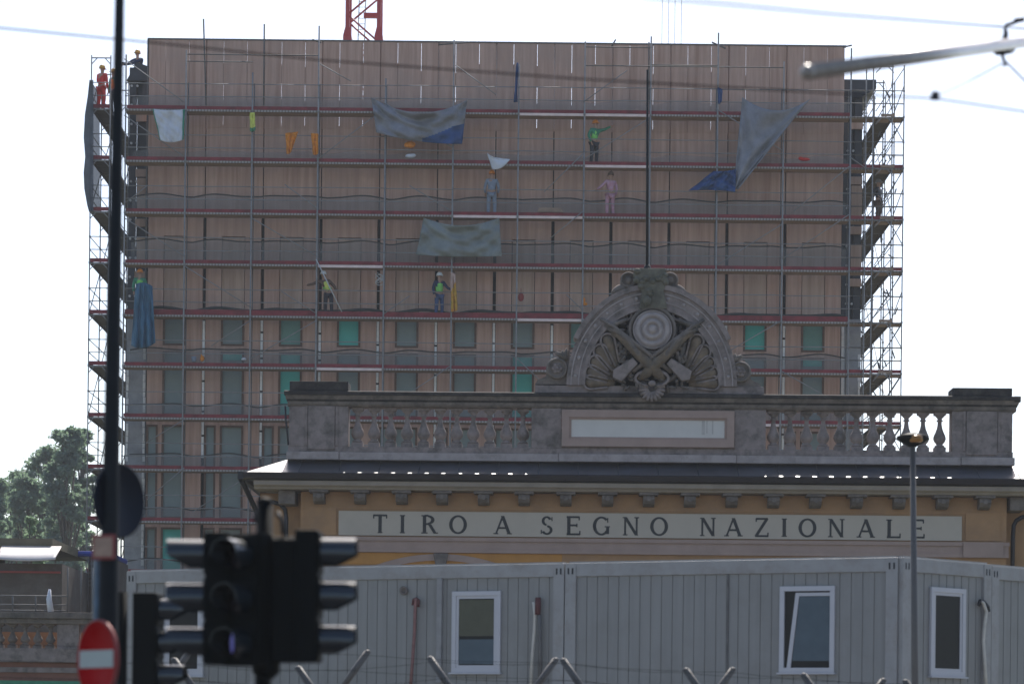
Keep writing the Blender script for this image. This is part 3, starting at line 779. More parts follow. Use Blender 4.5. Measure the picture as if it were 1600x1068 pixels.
    mb.ell(f + V((0,-.085,-.055)), .026, .012, .006)
    mb.build("face", [M['skin'], M['hair']], root)
    return root
def feet(px, li, yoff=.35):
    p = P(px, 1145, YS + yoff); x = P(px, [170,250,330,410,490,570][li], YS + yoff).x
    return (x, YS + yoff, LV[li] + .0)
person(feet(928, 1), "worker in green vest and orange helmet reaching right, on the second deck", M['jacket_green'], M['trousers_dark'], M['helmet_o'], M['hivis'], rz=R(35),
       pose=dict(elbR=(.42,-.1,1.48), wriR=(.66,-.2,1.62), elbL=(-.28,0,1.2)), lean=(.02,-.04))
feetp = feet(768, 2)
person(feetp, "worker in pale blue-grey overalls standing with back turned under the white rag", M['overall_blue'], M['overall_blue'], M['helmet_o'], rz=R(180), pose=dict(elbL=(-.27,-.02,1.15), wriL=(-.25,-.12,.95), elbR=(.27,0,1.15), wriR=(.25,-.12,.95)))
person(feet(953, 2), "worker in pink overalls bending an arm to the left on the third deck", M['overall_pink'], M['overall_pink'], M['brown_cloth'], rz=R(200), pose=dict(elbR=(.34,-.08,1.22), wriR=(.48,-.2,1.12)), lean=(-.02,0))
person(feet(513, 4), "worker leaning with arms spread in a yellow-green vest, gripping a tube", M['brown_cloth'], M['trousers_dark'], M['helmet_w'], M['hivis_y'], rz=R(0), lean=(-.20,-.05),
       pose=dict(elbL=(-.60,-.05,1.30), wriL=(-.86,-.08,1.24), elbR=(.22,-.05,1.22), wriR=(.32,-.15,1.02)), strap=M['hivis'])
person(feet(686, 4), "worker in white helmet, open green vest and blue jeans beside the hanging cloth", M['jacket_navy'], M['jeans'], M['helmet_w'], M['hivis'], rz=R(25), pose=dict(elbR=(.32,-.1,1.2), wriR=(.52,-.25,1.12)))
person(feet(218, 4), "worker with orange helmet and green vest half hidden behind the steel-blue sheet", M['jacket_green'], M['trousers_dark'], M['helmet_o'], M['hivis'], rz=R(10), lean=(0,-.02))
person((XS(155, 140), YS + .5, LV[0]), "worker in a long red jacket on the top left corner of the scaffold", M['jacket_red'], M['jacket_red'], M['helmet_y'], rz=R(150), lean=(0,-.05), pose=dict(elbR=(.3,-.15,1.2), wriR=(.2,-.4,1.15)))
person((XS(171, 140), YS + 1.1, LV[0]), "worker in green jacket beside the one in red, partly behind the lamp post", M['jacket_green'], M['trousers_dark'], M['helmet_y'], M['orange'], rz=R(-40))
px_, pz_ = P(216, 105, YT + 2).x, ZT(106) + .17
person((px_, YT + 2, pz_ - .95), "worker in navy jacket leaning over the tower roof edge, yellow helmet against sky", M['jacket_navy'], M['trousers_dark'], M['helmet_y'], rz=R(-20), lean=(.02,-.10),
       pose=dict(elbL=(-.42,-.1,1.28), wriL=(-.68,-.15,1.34), elbR=(-.1,-.35,1.22), wriR=(-.45,-.4,1.18)))
person((XS(1379, 300), YS + 1.2, LV[2]), "worker in silhouette with grey helmet on the right flank scaffold", M['steel_dark'], M['brown_cloth'], M['galv'], rz=R(60), pose=dict(elbL=(-.3,.1,1.25), wriL=(-.25,-.1,1.1), ankR=(.2,.1,.09), toeR=(.2,-.06,.04)))
m = MB(); m.tube(P(494, 405, YS - .1), P(534, 487, YS + .0), .022, 6); tag(m.build("scaffold_tube", M['bolt']), "loose pale tube held aslant by the leaning worker", "tube")

# ------------------------------------------------------------------ crane, ropes
YC = 140.0
cr_ = empty("tower_crane", P(567, 1100, YC), "red lattice mast of a tower crane rising behind the tower", "crane")
cr_.location.z = 0
X = lambda px: P(px, 40, YC).x
ztop = P(567, -260, YC).z; zb = P(567, 66, YC).z
s_ = X(592) - X(543)
for (x, y) in ((X(543), YC), (X(592), YC), (X(543), YC + s_), (X(592), YC + s_)):
    m = MB(); m.box(x - .11, x + .11, y - .11, y + .11, 0, ztop)
    for k in range(-2, 4):
        zz = zb + k*5.0; m.box(x - .22, x + .22, y - .22, y + .22, zz - .02, zz + .3); m.add([(x-.22,y-.22,zz+.301),(x+.22,y-.22,zz+.301),(x+.22,y+.22,zz+.301),(x-.22,y+.22,zz+.301),(x-.11,y-.11,zz+.8),(x+.11,y-.11,zz+.8),(x+.11,y+.11,zz+.8),(x-.11,y+.11,zz+.8)], [(0,1,5,4),(1,2,6,5),(2,3,7,6),(3,0,4,7)])
    sp("mast_leg", m, M['crane_red'], cr_)
m = MB(); xa, xb = X(543), X(592)
for k in range(-14, 14):
    z0_ = zb + k*1.45; 
    if z0_ < .5: continue
    a, b = (xa, xb) if k % 2 else (xb, xa)
    for y in (YC, YC + s_): m.tube((a, y, z0_), (b, y, z0_ + 1.45), .055, 6); 
    if k % 2 == 0:
        for y in (YC, YC + s_): m.tube((xa, y, z0_), (xb, y, z0_), .045, 6)
    for x in (xa, xb): m.tube((x, YC, z0_), (x, YC + s_, z0_ + 1.45), .04, 6)
sp("lacing", m, M['crane_red'], cr_)
m = MB(); m.box(X(567), xb - .12, YC + .6, YC + .9, P(567, 22, YC).z, P(567, 15, YC).z); sp("rest_platform", m, M['crane_red'], cr_)
m = MB()
for dx in (0, .35): m.tube((X(557) + dx, YC + .8, zb - 2), (X(564) + dx, YC + .9, ztop), .025, 5)
for k in range(30): z0_ = zb + k*.3; f = (z0_ - zb)/(ztop - zb); m.tube((X(557) + f*(X(564)-X(557)), YC + .85, z0_), (X(557) + .35 + f*(X(564)-X(557)), YC + .85, z0_), .015, 4)
sp("ladder", m, M['galv_dark'], cr_)
for k, px in enumerate((1037, 1047, 1057, 1067)):
    a = P(px, -200, YC - 5); b = P(px, 75, YC - 5)
    m = MB(); m.tube((a.x, a.y, a.z), (a.x, b.y, b.z - 8), .014, 4)
    tag(m.build("hoist_rope", M['wire_pale']), ["leftmost of four thin crane hoist ropes above the roof", "second from the left of four thin crane hoist ropes", "third from the left of four thin crane hoist ropes", "rightmost of four thin crane hoist ropes above the roof"][k], "rope", "crane hoist ropes in the sky")

# ------------------------------------------------------------------ pavilion with balustrade
YB = 60.0; S = YB/F
YAW = R(-1.1)
xc = P(1000, 700, YB).x
bx = lambda px: (px - 1000)*S
bz = lambda py: P(1000, py, YB).z
pav = empty("pavilion", (xc, YB, 0), "ochre pavilion with stone balustrade, carved pediment and dark metal eaves", "building", rz=YAW)
def pb(name, mb, m, parent=None, bevel=0): return mb.build(name, m, parent or pav, bevel=bevel)
# wall body
wallz = bz(772)
m = MB()
m.box(bx(470), bx(1572), 0, 11, 0, wallz); m.box(bx(402), bx(469.8), .5, 11, 0, wallz); m.box(bx(1572.2), bx(1640), .5, 11, 0, wallz)
pb("wall", m, M['ochre'])
m = MB(); m.box(bx(465), bx(1575), -.05, -.001, bz(866), bz(842)); m.box(bx(465), bx(1575), -.08, -.051, bz(866), bz(860)); m.box(bx(465), bx(1576), -.09, -.053, bz(848), bz(842)); 
m.box(bx(1504), bx(1566), -.12, -.0905, bz(866), bz(842))
pb("stringcourse", m, M['pink_stone'])
m = MB(); m.box(bx(530), bx(880), -.022, -.002, bz(885), bz(866.5)); pb("orange_band", m, M['ochre_strong'])
# raised ochre corner fields
m = MB()
m.box(bx(478), bx(526), -.03, -.001, bz(840), bz(797)); m.box(bx(1508), bx(1562), -.03, -.001, bz(840), bz(797))
m.box(bx(470), bx(1572), -.02, -.0005, bz(798), bz(795)); pb("wall_field", m, M['ochre'])
# blind arch with keystone over hidden opening
m = MB(); pts = []
cx_, r_ = bx(690), 4.2
zc = bz(868) - r_
for k in range(25):
    t = R(60 + 60*k/24); pts.append((cx_ + r_*math.cos(t), zc + r_*math.sin(t)))
inn = [(cx_ + (x-cx_)*.965, zc + (z-zc)*.965) for x, z in pts]
m.prism(pts + inn[::-1], -.06, -.003); pb("arch_moulding", m, M['pink_stone'])
m = MB(); m.prism([(bx(679), bz(867)), (bx(703), bz(867)), (bx(698), bz(888)), (bx(683), bz(888))], -.14, -.061); pb("keystone", m, M['corbel'], bevel=.02)
# cornice
m = MB(); yf = -.55
m.profx([(.4, bz(771)), (yf + .12, bz(771)), (yf + .08, bz(768)), (yf + .02, bz(766)), (yf, bz(765)), (yf, bz(758.5)), (.4, bz(758.5))], bx(400), bx(1660)); pb("cornice", m, M['cornice'])
for px in (500, 564, 629, 692, 757, 820, 885, 950, 1014, 1078, 1143, 1208, 1273, 1337, 1403, 1470, 1535):
    m = MB(); x = bx(px); z1 = bz(771.3)
    m.box(x - .22, x + .22, -.42, -.001, z1 - .06, z1)
    m.profx([(-.001, z1 - .061), (-.36, z1 - .061), (-.38, z1 - .16), (-.30, z1 - .25), (-.12, z1 - .30), (-.001, z1 - .30)], x - .13, x + .13)
    m.box(x - .05, x + .05, -.40, -.381, z1 - .2, z1 - .08)
    pb("corbel", m, M['corbel'], bevel=.012)
for (pa, pb_) in ((436, 462), (1575, 1598)):
    m = MB(); m.box(bx(pa), bx(pb_), -.2, .499, bz(793), bz(771.5)); pb("corner_corbel", m, M['corbel'], bevel=.02)
# gutter, eaves roof
m = MB(); gy = yf - .12
m.profx([(gy + .1, bz(757.5)), (gy, bz(755.5)), (gy - .02, bz(748)), (gy, bz(746.5)), (gy + .04, bz(746.5)), (gy + .04, bz(752)), (yf + .3, bz(752)), (yf + .3, bz(757.5))], bx(385), bx(1670)); 
m.box(bx(376), bx(384.9), gy, 9, bz(757.5), bz(746)); 
pb("gutter", m, M['gutter'])
m = MB(); zE = bz(747.5); yR = .30; zR = bz(720)
L0, L1 = bx(385), bx(447)
m.add([(L0, gy + .05, zE), (bx(1670), gy + .05, zE), (bx(1610), yR, zR), (L1, yR, zR), (L0, 11, zE), (bx(1670), 11, zE), (bx(1610), 10, zR), (L1, 10, zR),
       (L0, gy + .05, zE - .04), (bx(1670), gy + .05, zE - .04), (bx(1670), 11, zE - .04), (L0, 11, zE - .04)],
      [(0,1,2,3), (4,0,3,7), (1,5,6,2), (5,4,7,6), (3,2,6,7), (8,9,1,0), (9,10,5,1), (10,11,4,5), (11,8,0,4), (8,11,10,9)])
pb("eaves_roof", m, M['roof_metal'])
m = MB()
for px in range(470, 1600, 62): 
    a = Vector((bx(px), gy + .05, zE + .008)); b = Vector((bx(px), yR, zR + .008)); m.tube(a, b, .012, 4)
pb("roof_seam", m, M['roof_metal'])
# balustrade base course
y0b, y1b = .02, .52
m = MB()
for (pa, p2) in ((447, 529), (529.3, 873), (873.3, 1150), (1150.3, 1500), (1500.3, 1583)):
    dy = -.05 if pa in (447, 873.3, 1500.3) else 0
    m.box(bx(pa), bx(p2), y0b - .05 + dy, y1b + .05, bz(722), bz(710))
pb("base_course", m, M['stone_light'], bevel=.012)
m = MB(); m.box(bx(449), bx(1581), y0b, y1b, bz(710) + .001, bz(701)); pb("plinth", m, M['stone'])
# pedestals
def pedestal(pa, p2, panel=None):
    m = MB(); zt = bz(638)
    m.box(bx(pa), bx(p2), y0b + .01, y1b - .01, bz(701) + .001, zt)
    if panel:
        a, b = panel
        m.box(bx(a), bx(b), y0b - .04, y0b + .009, bz(706), zt - .001)
        m.box(bx(a) - .07, bx(a) - .01, y0b - .02, y0b + .009, bz(700), zt - .001); m.box(bx(b) + .01, bx(b) + .07, y0b - .02, y0b + .009, bz(700), zt - .001)
    return pb("pedestal", m, M['stone'], bevel=.01)
pedestal(450, 543, (480, 522)); pedestal(830, 877); pedestal(1147, 1196); pedestal(1486, 1580, (1508, 1556))
m = MB(); m.box(bx(877.5), bx(1146.5), y0b + .03, y1b - .01, bz(701) + .002, bz(638)); pb("centre_panel", m, M['stone'])
m = MB(); a, b, c, d = bx(877.5), bx(1146.5), bz(698), bz(641); t = .17
m.box(a, b, -.07, y0b + .029, d - t, d); m.box(a, b, -.07, y0b + .029, c, c + t); m.box(a, a + t, -.07, y0b + .029, c + t + .001, d - t - .001); m.box(b - t, b, -.07, y0b + .029, c + t + .001, d - t - .001)
t2 = .05
for (xx0, xx1, zz0, zz1) in ((a+t, b-t, d-t-t2, d-t), (a+t, b-t, c+t, c+t+t2), (a+t, a+t+t2, c+t+t2, d-t-t2), (b-t-t2, b-t, c+t+t2, d-t-t2)):
    m.box(xx0 + .001, xx1 - .001, -.03, y0b + .028, zz0 + .001, zz1 - .001)
fr = pb("plaque_frame", m, M['pink_stone'])
m = MB(); m.box(a + t + t2, b - t - t2, -.012, y0b + .026, c + t + t2, d - t - t2)
for k in range(9): pass
pl = pb("blank_plaque", m, M['plaque'])
# stains of former lettering on plaque
ST = mat('plaque_stain', (.44,.41,.38), .7, .1, 4)
m = MB()
for (px, ph, wd) in ((1096, 664, 5), (1103, 662, 2), (1112, 663, 2)):
    m.box(bx(px), bx(px + wd), -.0145, -.0122, bz(ph + 14), bz(ph - 8))
pb('plaque_stain', m, ST, pl)
# rail (coping) with mouldings
def rail(pa, p2, name="coping_rail"):
    m = MB(); A, B = bx(pa), bx(p2)
    m.cur = 0
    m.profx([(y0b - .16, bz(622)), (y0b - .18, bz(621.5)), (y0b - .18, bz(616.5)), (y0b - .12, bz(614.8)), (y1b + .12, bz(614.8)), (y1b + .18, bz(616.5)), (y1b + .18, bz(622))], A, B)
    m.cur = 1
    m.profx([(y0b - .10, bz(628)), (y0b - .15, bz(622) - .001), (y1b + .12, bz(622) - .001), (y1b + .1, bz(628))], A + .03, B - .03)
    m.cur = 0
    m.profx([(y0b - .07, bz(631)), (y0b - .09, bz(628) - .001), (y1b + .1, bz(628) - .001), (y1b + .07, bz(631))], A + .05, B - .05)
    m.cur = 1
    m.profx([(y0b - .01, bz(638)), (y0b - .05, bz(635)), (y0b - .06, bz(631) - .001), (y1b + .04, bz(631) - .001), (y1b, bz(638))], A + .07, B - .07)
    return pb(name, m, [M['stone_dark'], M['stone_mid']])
rail(443, 1590)
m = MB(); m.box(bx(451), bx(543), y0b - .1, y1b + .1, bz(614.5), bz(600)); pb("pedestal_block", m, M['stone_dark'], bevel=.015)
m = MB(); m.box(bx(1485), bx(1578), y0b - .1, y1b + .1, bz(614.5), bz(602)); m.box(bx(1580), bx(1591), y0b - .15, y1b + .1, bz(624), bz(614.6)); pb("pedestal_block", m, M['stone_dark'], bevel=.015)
# balusters
zb0, zb1 = bz(701) + .002, bz(638.5)
H = zb1 - zb0
prof = [(.10,.13),(.115,.14),(.115,.17),(.07,.19),(.085,.22),(.125,.27),(.148,.34),(.135,.42),(.10,.50),(.066,.60),(.05,.70),(.047,.77),(.075,.785),(.075,.81),(.05,.82),(.06,.86),(.10,.90),(.115,.93)]
def baluster(px):
    m = MB(); x = bx(px); y = (y0b + y1b)/2
    m.box(x - .13, x + .13, y - .13, y + .13, zb0, zb0 + .125*H); m.box(x - .13, x + .13, y - .13, y + .13, zb0 + .932*H, zb1)
    m.lathe([(r, zb0 + h*H) for r, h in prof], (x, y, 0), 14)
    return pb("baluster", m, M['stone'])
for k in range(11): baluster(556.5 + 26.0*k)
for k in range(11): baluster(1209 + 26.0*k)
# downpipes
m = MB(); m.path([Vector((bx(445), -.15, bz(640))), Vector((bx(446), -.15, bz(660))), Vector((bx(449), -.12, bz(685))), Vector((bx(450), -.1, bz(700)))], .022, 6); pb("cable", m, M['black'])
m = MB(); m.path([Vector((bx(1612), .3, bz(797))), Vector((bx(1598), .25, bz(801))), Vector((bx(1590), .25, bz(806))), Vector((bx(1586), .25, bz(814))), Vector((bx(1585), .25, bz(830))), Vector((bx(1584), .25, .2))], .05, 8); pb("downpipe", m, M['gutter'])
m = MB(); m.path([Vector((bx(418), .2, bz(786))), Vector((bx(436), .2, bz(791))), Vector((bx(444), .2, bz(799))), Vector((bx(446), .2, bz(812))), Vector((bx(446), .2, .2))], .05, 8); pb("downpipe", m, M['gutter'])
m = MB(); m.path([Vector((bx(379), gy + .3, bz(757))), Vector((bx(386), .1, bz(775))), Vector((bx(397), .3, bz(800))), Vector((bx(403), .42, bz(820)))], .06, 8); pb("downpipe", m, M['gutter'])

# ---- carved pediment
ped = MB()
A0, B0 = bx(835), bx(1192)
yc_ = y0b + .1
ped.box(A0, B0, y0b - .06, y1b, bz(614.6), bz(603))
ped.box(bx(885), bx(1145), yc_ + .12, y1b - .05, bz(603), bz(596))
CX = bx(1017); ZB = bz(603)
def arc_pts(rx, rz, n=36, a0=0, a1=180):
    return [(CX + rx*math.cos(R(a0 + (a1-a0)*k/n)), ZB + rz*math.sin(R(a0 + (a1-a0)*k/n))) for k in range(n+1)]
def sc_(px): return px*S
def band(m, ro, ri, y0, y1, a0=0, a1=180):
    o_ = arc_pts(*ro, a0=a0, a1=a1); i_ = arc_pts(*ri, a0=a0, a1=a1); n = len(o_)
    vs = [(x, y0, z) for x, z in o_] + [(x, y0, z) for x, z in i_] + [(x, y1, z) for x, z in o_] + [(x, y1, z) for x, z in i_]
    fs = []
    for k in range(n-1):
        fs += [(k, k+1, n+k+1, n+k), (2*n+k, 3*n+k, 3*n+k+1, 2*n+k+1), (k, 2*n+k, 2*n+k+1, k+1), (n+k, n+k+1, 3*n+k+1, 3*n+k)]
    fs += [(0, n, 3*n, 2*n), (n-1, 3*n-1, 4*n-1, 2*n-1)]
    m.add(vs, fs)
pediment = pb("pediment", ped, M['stone'], bevel=.01)
m = MB(); band(m, (sc_(133), sc_(152)), (sc_(106), sc_(122)), y0b - .12, y1b - .02); band(m, (sc_(139), sc_(158)), (sc_(131), sc_(150)), y0b - .19, y1b - .04, 28, 152); band(m, (sc_(109), sc_(125)), (sc_(104), sc_(119)), y0b - .16, y0b + .1)
pb("arch", m, M['stone'], pediment)
m = MB(); band(m, (sc_(127), sc_(145)), (sc_(125), sc_(143)), y0b - .145, y0b - .1205); band(m, (sc_(115), sc_(132)), (sc_(113.5), sc_(130.5)), y0b - .14, y0b - .1205)
for aa in range(6, 180, 12):
    t = R(aa); m.ell(Vector((CX + sc_(120)*math.cos(t), y0b - .12, ZB + sc_(138)*math.sin(t))), sc_(3.2), .03, sc_(3.2), 8, 5)
pb("arch_moulding", m, M['stone_light'], pediment)
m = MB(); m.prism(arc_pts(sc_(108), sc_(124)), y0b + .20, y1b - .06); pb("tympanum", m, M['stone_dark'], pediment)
# scallop shells
for s in (-1, 1):
    c = Vector((CX + s*sc_(46), y0b + .12, ZB + sc_(2)))
    lob = [(3, 60), (21, 61), (39, 64), (56, 72), (71, 82)]
    m = MB(); m2 = MB()
    for k, (ang, rr) in enumerate(lob):
        t = R(ang); r = sc_(rr); d = Vector((s*math.cos(t), 0, math.sin(t))); e1 = Vector((-d.z, 0, d.x)); w_ = sc_(10.5)
        f = Vector((0, -.16, 0))
        p0 = c + d*r*.2; p1 = c + d*(r - w_)
        m.path([p0 + f, p0.lerp(p1, .4) + f, p0.lerp(p1, .75) + f, p1 + f, p1 + d*w_*.55 + f, p1 + d*w_*.9 + f], .1, 10, [w_*.3, w_*.55, w_*.8, w_*.9, w_*.7, w_*.3])
        pts = [p1 - d*r*.45 + e1*w_*.62] + [p1 + e1*w_*1.05*math.cos(R(a_)) + d*w_*1.05*math.sin(R(a_)) for a_ in range(-10, 191, 20)] + [p1 - d*r*.45 - e1*w_*.62]
        m2.path([q + Vector((0, -.25, 0)) for q in pts], sc_(1.9), 6)
    pb("scallop_shell", m, M['stone_ochre'], pediment); pb("shell_rim", m2, M['stone'], pediment)
# target disc
m = MB(); tc_ = Vector((bx(1017), 0, bz(517)))
yt = y0b - .30
rp = [(38, .45), (38, .10), (35, .04), (31, .03), (30, .07), (27, .07), (26, .0), (20, -.02), (19.5, .03), (16, .03), (15.5, -.03), (10, -.05), (9.5, 0), (6.5, 0), (6, -.05), (3, -.07), (.2, -.07)]
m.lathe([(sc_(r), y) for r, y in [(31, .10), (30.5, .06), (30, .03), (29, .03), (28.5, .07), (27.5, .07)] + rp[6:]], tc_ + Vector((0, yt, 0)), 40, axis='Y'); pb("target_disc", m, M['stone_light'], pediment)
m = MB(); m.lathe([(sc_(r), y) for r, y in [(37, .45), (38, .16), (37, .10), (34, .08), (31.5, .14), (31.2, .3)]], tc_ + Vector((0, yt, 0)), 40, axis='Y'); pb("disc_surround", m, M['stone_mid'], pediment)
for s in (-1, 1):
    m = MB()
    Pq = lambda dx, py, y: Vector((CX + s*sc_(dx), y, bz(py)))
    for q in range(34):
        t = R(rnd.uniform(50, 86)); rr = rnd.uniform(60, 105)
        dx, dz = rr*math.cos(t), rr*math.sin(t)*1.1
        if dx < 30 and dz < 60: continue
        rot = Matrix.Rotation(rnd.uniform(0, 3.1), 3, 'Y'); m.ell(Vector((CX + s*sc_(dx), y0b + rnd.uniform(.02, .16), ZB + sc_(dz))), sc_(rnd.uniform(4, 8)), .07, sc_(rnd.uniform(1.6, 3)), 8, 5, rot)
    for (ax, ay, n_) in ((60, 486, 9), (72, 500, 7), (84, 520, 6), (30, 472, 8)):
        m.path([Pq(ax + (n_ - t*.5)*math.cos(t*.7), ay + (n_ - t*.5)*math.sin(t*.7), y0b + .02) for t in range(10)], sc_(1.9), 6)
    pb("acanthus_relief", m, M['stone'], pediment)
    m = MB()   # rifle barrels crossing towards the upper corners
    m.path([Pq(-30, 582, y0b - .2), Pq(20, 545, y0b - .36), Pq(62, 512, y0b - .3), Pq(80, 500, y0b - .12)], .1, 8, [sc_(3.5), sc_(3.2), sc_(2.8), sc_(2.4)])
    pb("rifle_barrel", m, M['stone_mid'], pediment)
# crossing rifles with drapery, butts at lower corners
for s in (-1, 1):
    m = MB()
    a = P(0,0,0)
    Pt = lambda dx, py, y: Vector((CX + s*sc_(dx), y, bz(py)))
    m.path([Pt(66, 521, y0b - .05), Pt(52, 524, y0b - .22), Pt(36, 540, y0b - .28), Pt(20, 558, y0b - .3), Pt(4, 572, y0b - .3), Pt(-8, 584, y0b - .25), Pt(-20, 594, y0b - .15)], .1, 10, [sc_(4), sc_(7), sc_(8), sc_(7.5), sc_(8.5), sc_(8), sc_(4)])
    pb("horn", m, M['stone_ochre'], pediment)
    m = MB()
    m.path([Pt(72, 514, y0b - .1), Pt(55, 520, y0b - .3), Pt(38, 534, y0b - .34), Pt(22, 556, y0b - .36), Pt(12, 575, y0b - .3)], .1, 8, [sc_(3), sc_(4), sc_(4.5), sc_(4), sc_(3)])
    m.path([Pt(40, 500, y0b - .1), Pt(58, 508, y0b - .2), Pt(74, 512, y0b - .12)], .1, 8, [sc_(3), sc_(4), sc_(3)])
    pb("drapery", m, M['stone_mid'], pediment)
    m = MB()   # rifle butt
    A_, B_ = Pt(26, 566, 0), Pt(55, 590, 0); d = (B_ - A_).normalized(); e1 = Vector((-d.z, 0, d.x))
    poly = [A_ + e1*sc_(6), A_ - e1*sc_(6), B_ - e1*sc_(11) + d*sc_(-2), B_ + d*sc_(6) - e1*sc_(2), B_ + e1*sc_(11)]
    m.prism([(p.x, p.z) for p in poly], y0b - .32, y0b - .05); pb("rifle_butt", m, M['stone'], pediment, bevel=.02)
    m = MB()   # flowers / leaves
    m.path([Pt(8, 602, y0b - .1), Pt(35, 590, y0b - .1), Pt(46, 560, y0b - .1), Pt(50, 535, y0b - .08)], sc_(4), 6)
    for q in range(24):
        dx = rnd.uniform(30, 54); py = rnd.uniform(530, 590)
        rot = Matrix.Rotation(rnd.uniform(0, 3.1), 3, 'Y'); m.ell(Pt(dx, py, y0b - rnd.uniform(.02, .2)), sc_(rnd.uniform(2.5, 6)), .06, sc_(rnd.uniform(2, 4)), 8, 5, rot)
    for q in range(16):
        dx = rnd.uniform(5, 55); py = rnd.uniform(588, 608)
        rot = Matrix.Rotation(rnd.uniform(0, 3.1), 3, 'Y'); m.ell(Pt(dx, py, y0b - rnd.uniform(.1, .25)), sc_(rnd.uniform(3, 8)), .06, sc_(rnd.uniform(1.5, 3)), 8, 5, rot)
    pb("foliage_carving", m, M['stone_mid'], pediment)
    m = MB()   # upper scrolls beside target
    for (cx2, cy2, rr) in ((38, 492, 9), (26, 483, 6), (50, 497, 5)):
        m.path([Pt(cx2 + rr*math.cos(t*.5)*(1 - t/18), cy2 + rr*math.sin(t*.5)*(1 - t/18), y0b - .05) for t in range(14)], sc_(2.2), 6)
    pb("scroll", m, M['stone'], pediment)
    # corner volute with rosette
    vx = bx(869) if s < 0 else bx(1155); vz = bz(577 if s < 0 else 580)
    m = MB()
    m.lathe([(sc_(17), .40), (sc_(17), .06), (sc_(15), .0), (sc_(13.5), .0), (sc_(13), .05), (sc_(11), .05)], (vx, y0b - .12, vz), 24, axis='Y')
    m.prism([(vx - s*sc_(4), vz - sc_(24)), (vx + s*sc_(34), vz - sc_(24)), (vx + s*sc_(30), vz - sc_(17)), (vx + s*sc_(18), vz - sc_(12)), (vx + s*sc_(12), vz), (vx - s*sc_(12), vz)], y0b, y1b - .1)
    m.prism([(vx - s*sc_(18), vz - sc_(24)), (vx - s*sc_(4), vz - sc_(24)), (vx + s*sc_(0), vz + sc_(14)), (vx - s*sc_(14), vz + sc_(28)), (vx - s*sc_(20), vz + sc_(30))], y0b + .02, y1b - .1)
    for q in range(4): 
        m.path([Vector((vx - s*sc_(13 - q*1), y0b - .03, vz + sc_(14 + q*1))), Vector((vx - s*sc_(13 - q*5), y0b - .06, vz + sc_(22 + q*1))), Vector((vx - s*sc_(15 - q*6), y0b - .05, vz + sc_(32 - q*3)))], .04, 6, [.05, .05, .02])
    pb("volute", m, M['stone_mid'], pediment)
    m = MB()
    for q in range(6):
        t = q*math.pi/3; m.ell(Vector((vx + math.cos(t)*sc_(5), y0b - .09, vz + math.sin(t)*sc_(5))), sc_(3.6), .05, sc_(3.6), 8, 5)
    m.ell(Vector((vx, y0b - .13, vz)), sc_(3), .05, sc_(3), 8, 5); pb("rosette", m, M['stone'], pediment)
    # top rosettes
    tx = bx(979) if s < 0 else bx(1044); tz = bz(438)
    m = MB(); m.lathe([(sc_(13), .38), (sc_(13), .02), (sc_(11.5), -.03), (sc_(10), -.03), (sc_(9.5), .03), (sc_(6), .03), (sc_(5), -.03), (sc_(3), -.05), (sc_(.3), -.05)], (tx, y0b - .08, tz), 20, axis='Y')
    m.path([Vector((tx + s*sc_(6), y0b, tz - sc_(12))), Vector((tx + s*sc_(14), y0b - .04, tz - sc_(13))), Vector((tx + s*sc_(20), y0b - .04, tz - sc_(17))), Vector((tx + s*sc_(26), y0b, tz - sc_(19)))], .1, 8, [.10, .09, .08, .03])
    pb("top_rosette", m, M['stone_mid'], pediment)
m = MB()   # knot and palmette at foot
kc = Vector((bx(1017), y0b - .22, bz(608)))
for q in range(11):
    t = R(-10 + q*20); d = Vector((math.cos(t), 0, -math.sin(t))); m.path([kc + d*.08, kc + d*.2, kc + d*.30], .04, 7, [.02, .045, .035])
for s in (-1, 1):
    m.path([kc + Vector((s*(.08 + .3*math.sin(t*.45)), -.03, .10 + .17*math.cos(t*.45)*(-1) + .12)) for t in range(0, 8)], .035, 6)
m.ell(kc + Vector((0, -.08, .1)), .09, .09, .07); pb("ribbon_knot", m, M['stone'], pediment)
m = MB()   # mossy crown block
m.prism([(bx(988), bz(421)), (bx(1036), bz(421)), (bx(1040), bz(432)), (bx(1034), bz(458)), (bx(1040), bz(484)), (bx(996), bz(484)), (bx(1000), bz(458)), (bx(986), bz(432))], y0b - .22, y1b - .1)
for q in range(14): m.ell(Vector((bx(rnd.uniform(990, 1038)), y0b - .22, bz(rnd.uniform(425, 470)))), .09, .08, .07, 8, 5)
m.ell(Vector((bx(1008), y0b - .3, bz(473))), .1, .1, .12, 8, 6)
pb("crown_block", m, M['stone_green'], pediment, bevel=.02)
# flagpole
fx = P(1006, 300, YB + .3)
m = MB(); m.tube((bx(1009), .3, bz(421)), (bx(1006), .3, bz(104)), .034, 8, .026); m.tube((bx(1009), .3, bz(421)), (bx(1009), .3, bz(410)), .12, 8, .06)
fp = m.build("flagpole", M['pole_dark'], None); fp.matrix_world = Matrix.Translation((xc, YB, 0)) @ Matrix.Rotation(YAW, 4, 'Z')
tag(fp, "thin bare dark flagpole standing on top of the carved pediment", "flagpole")

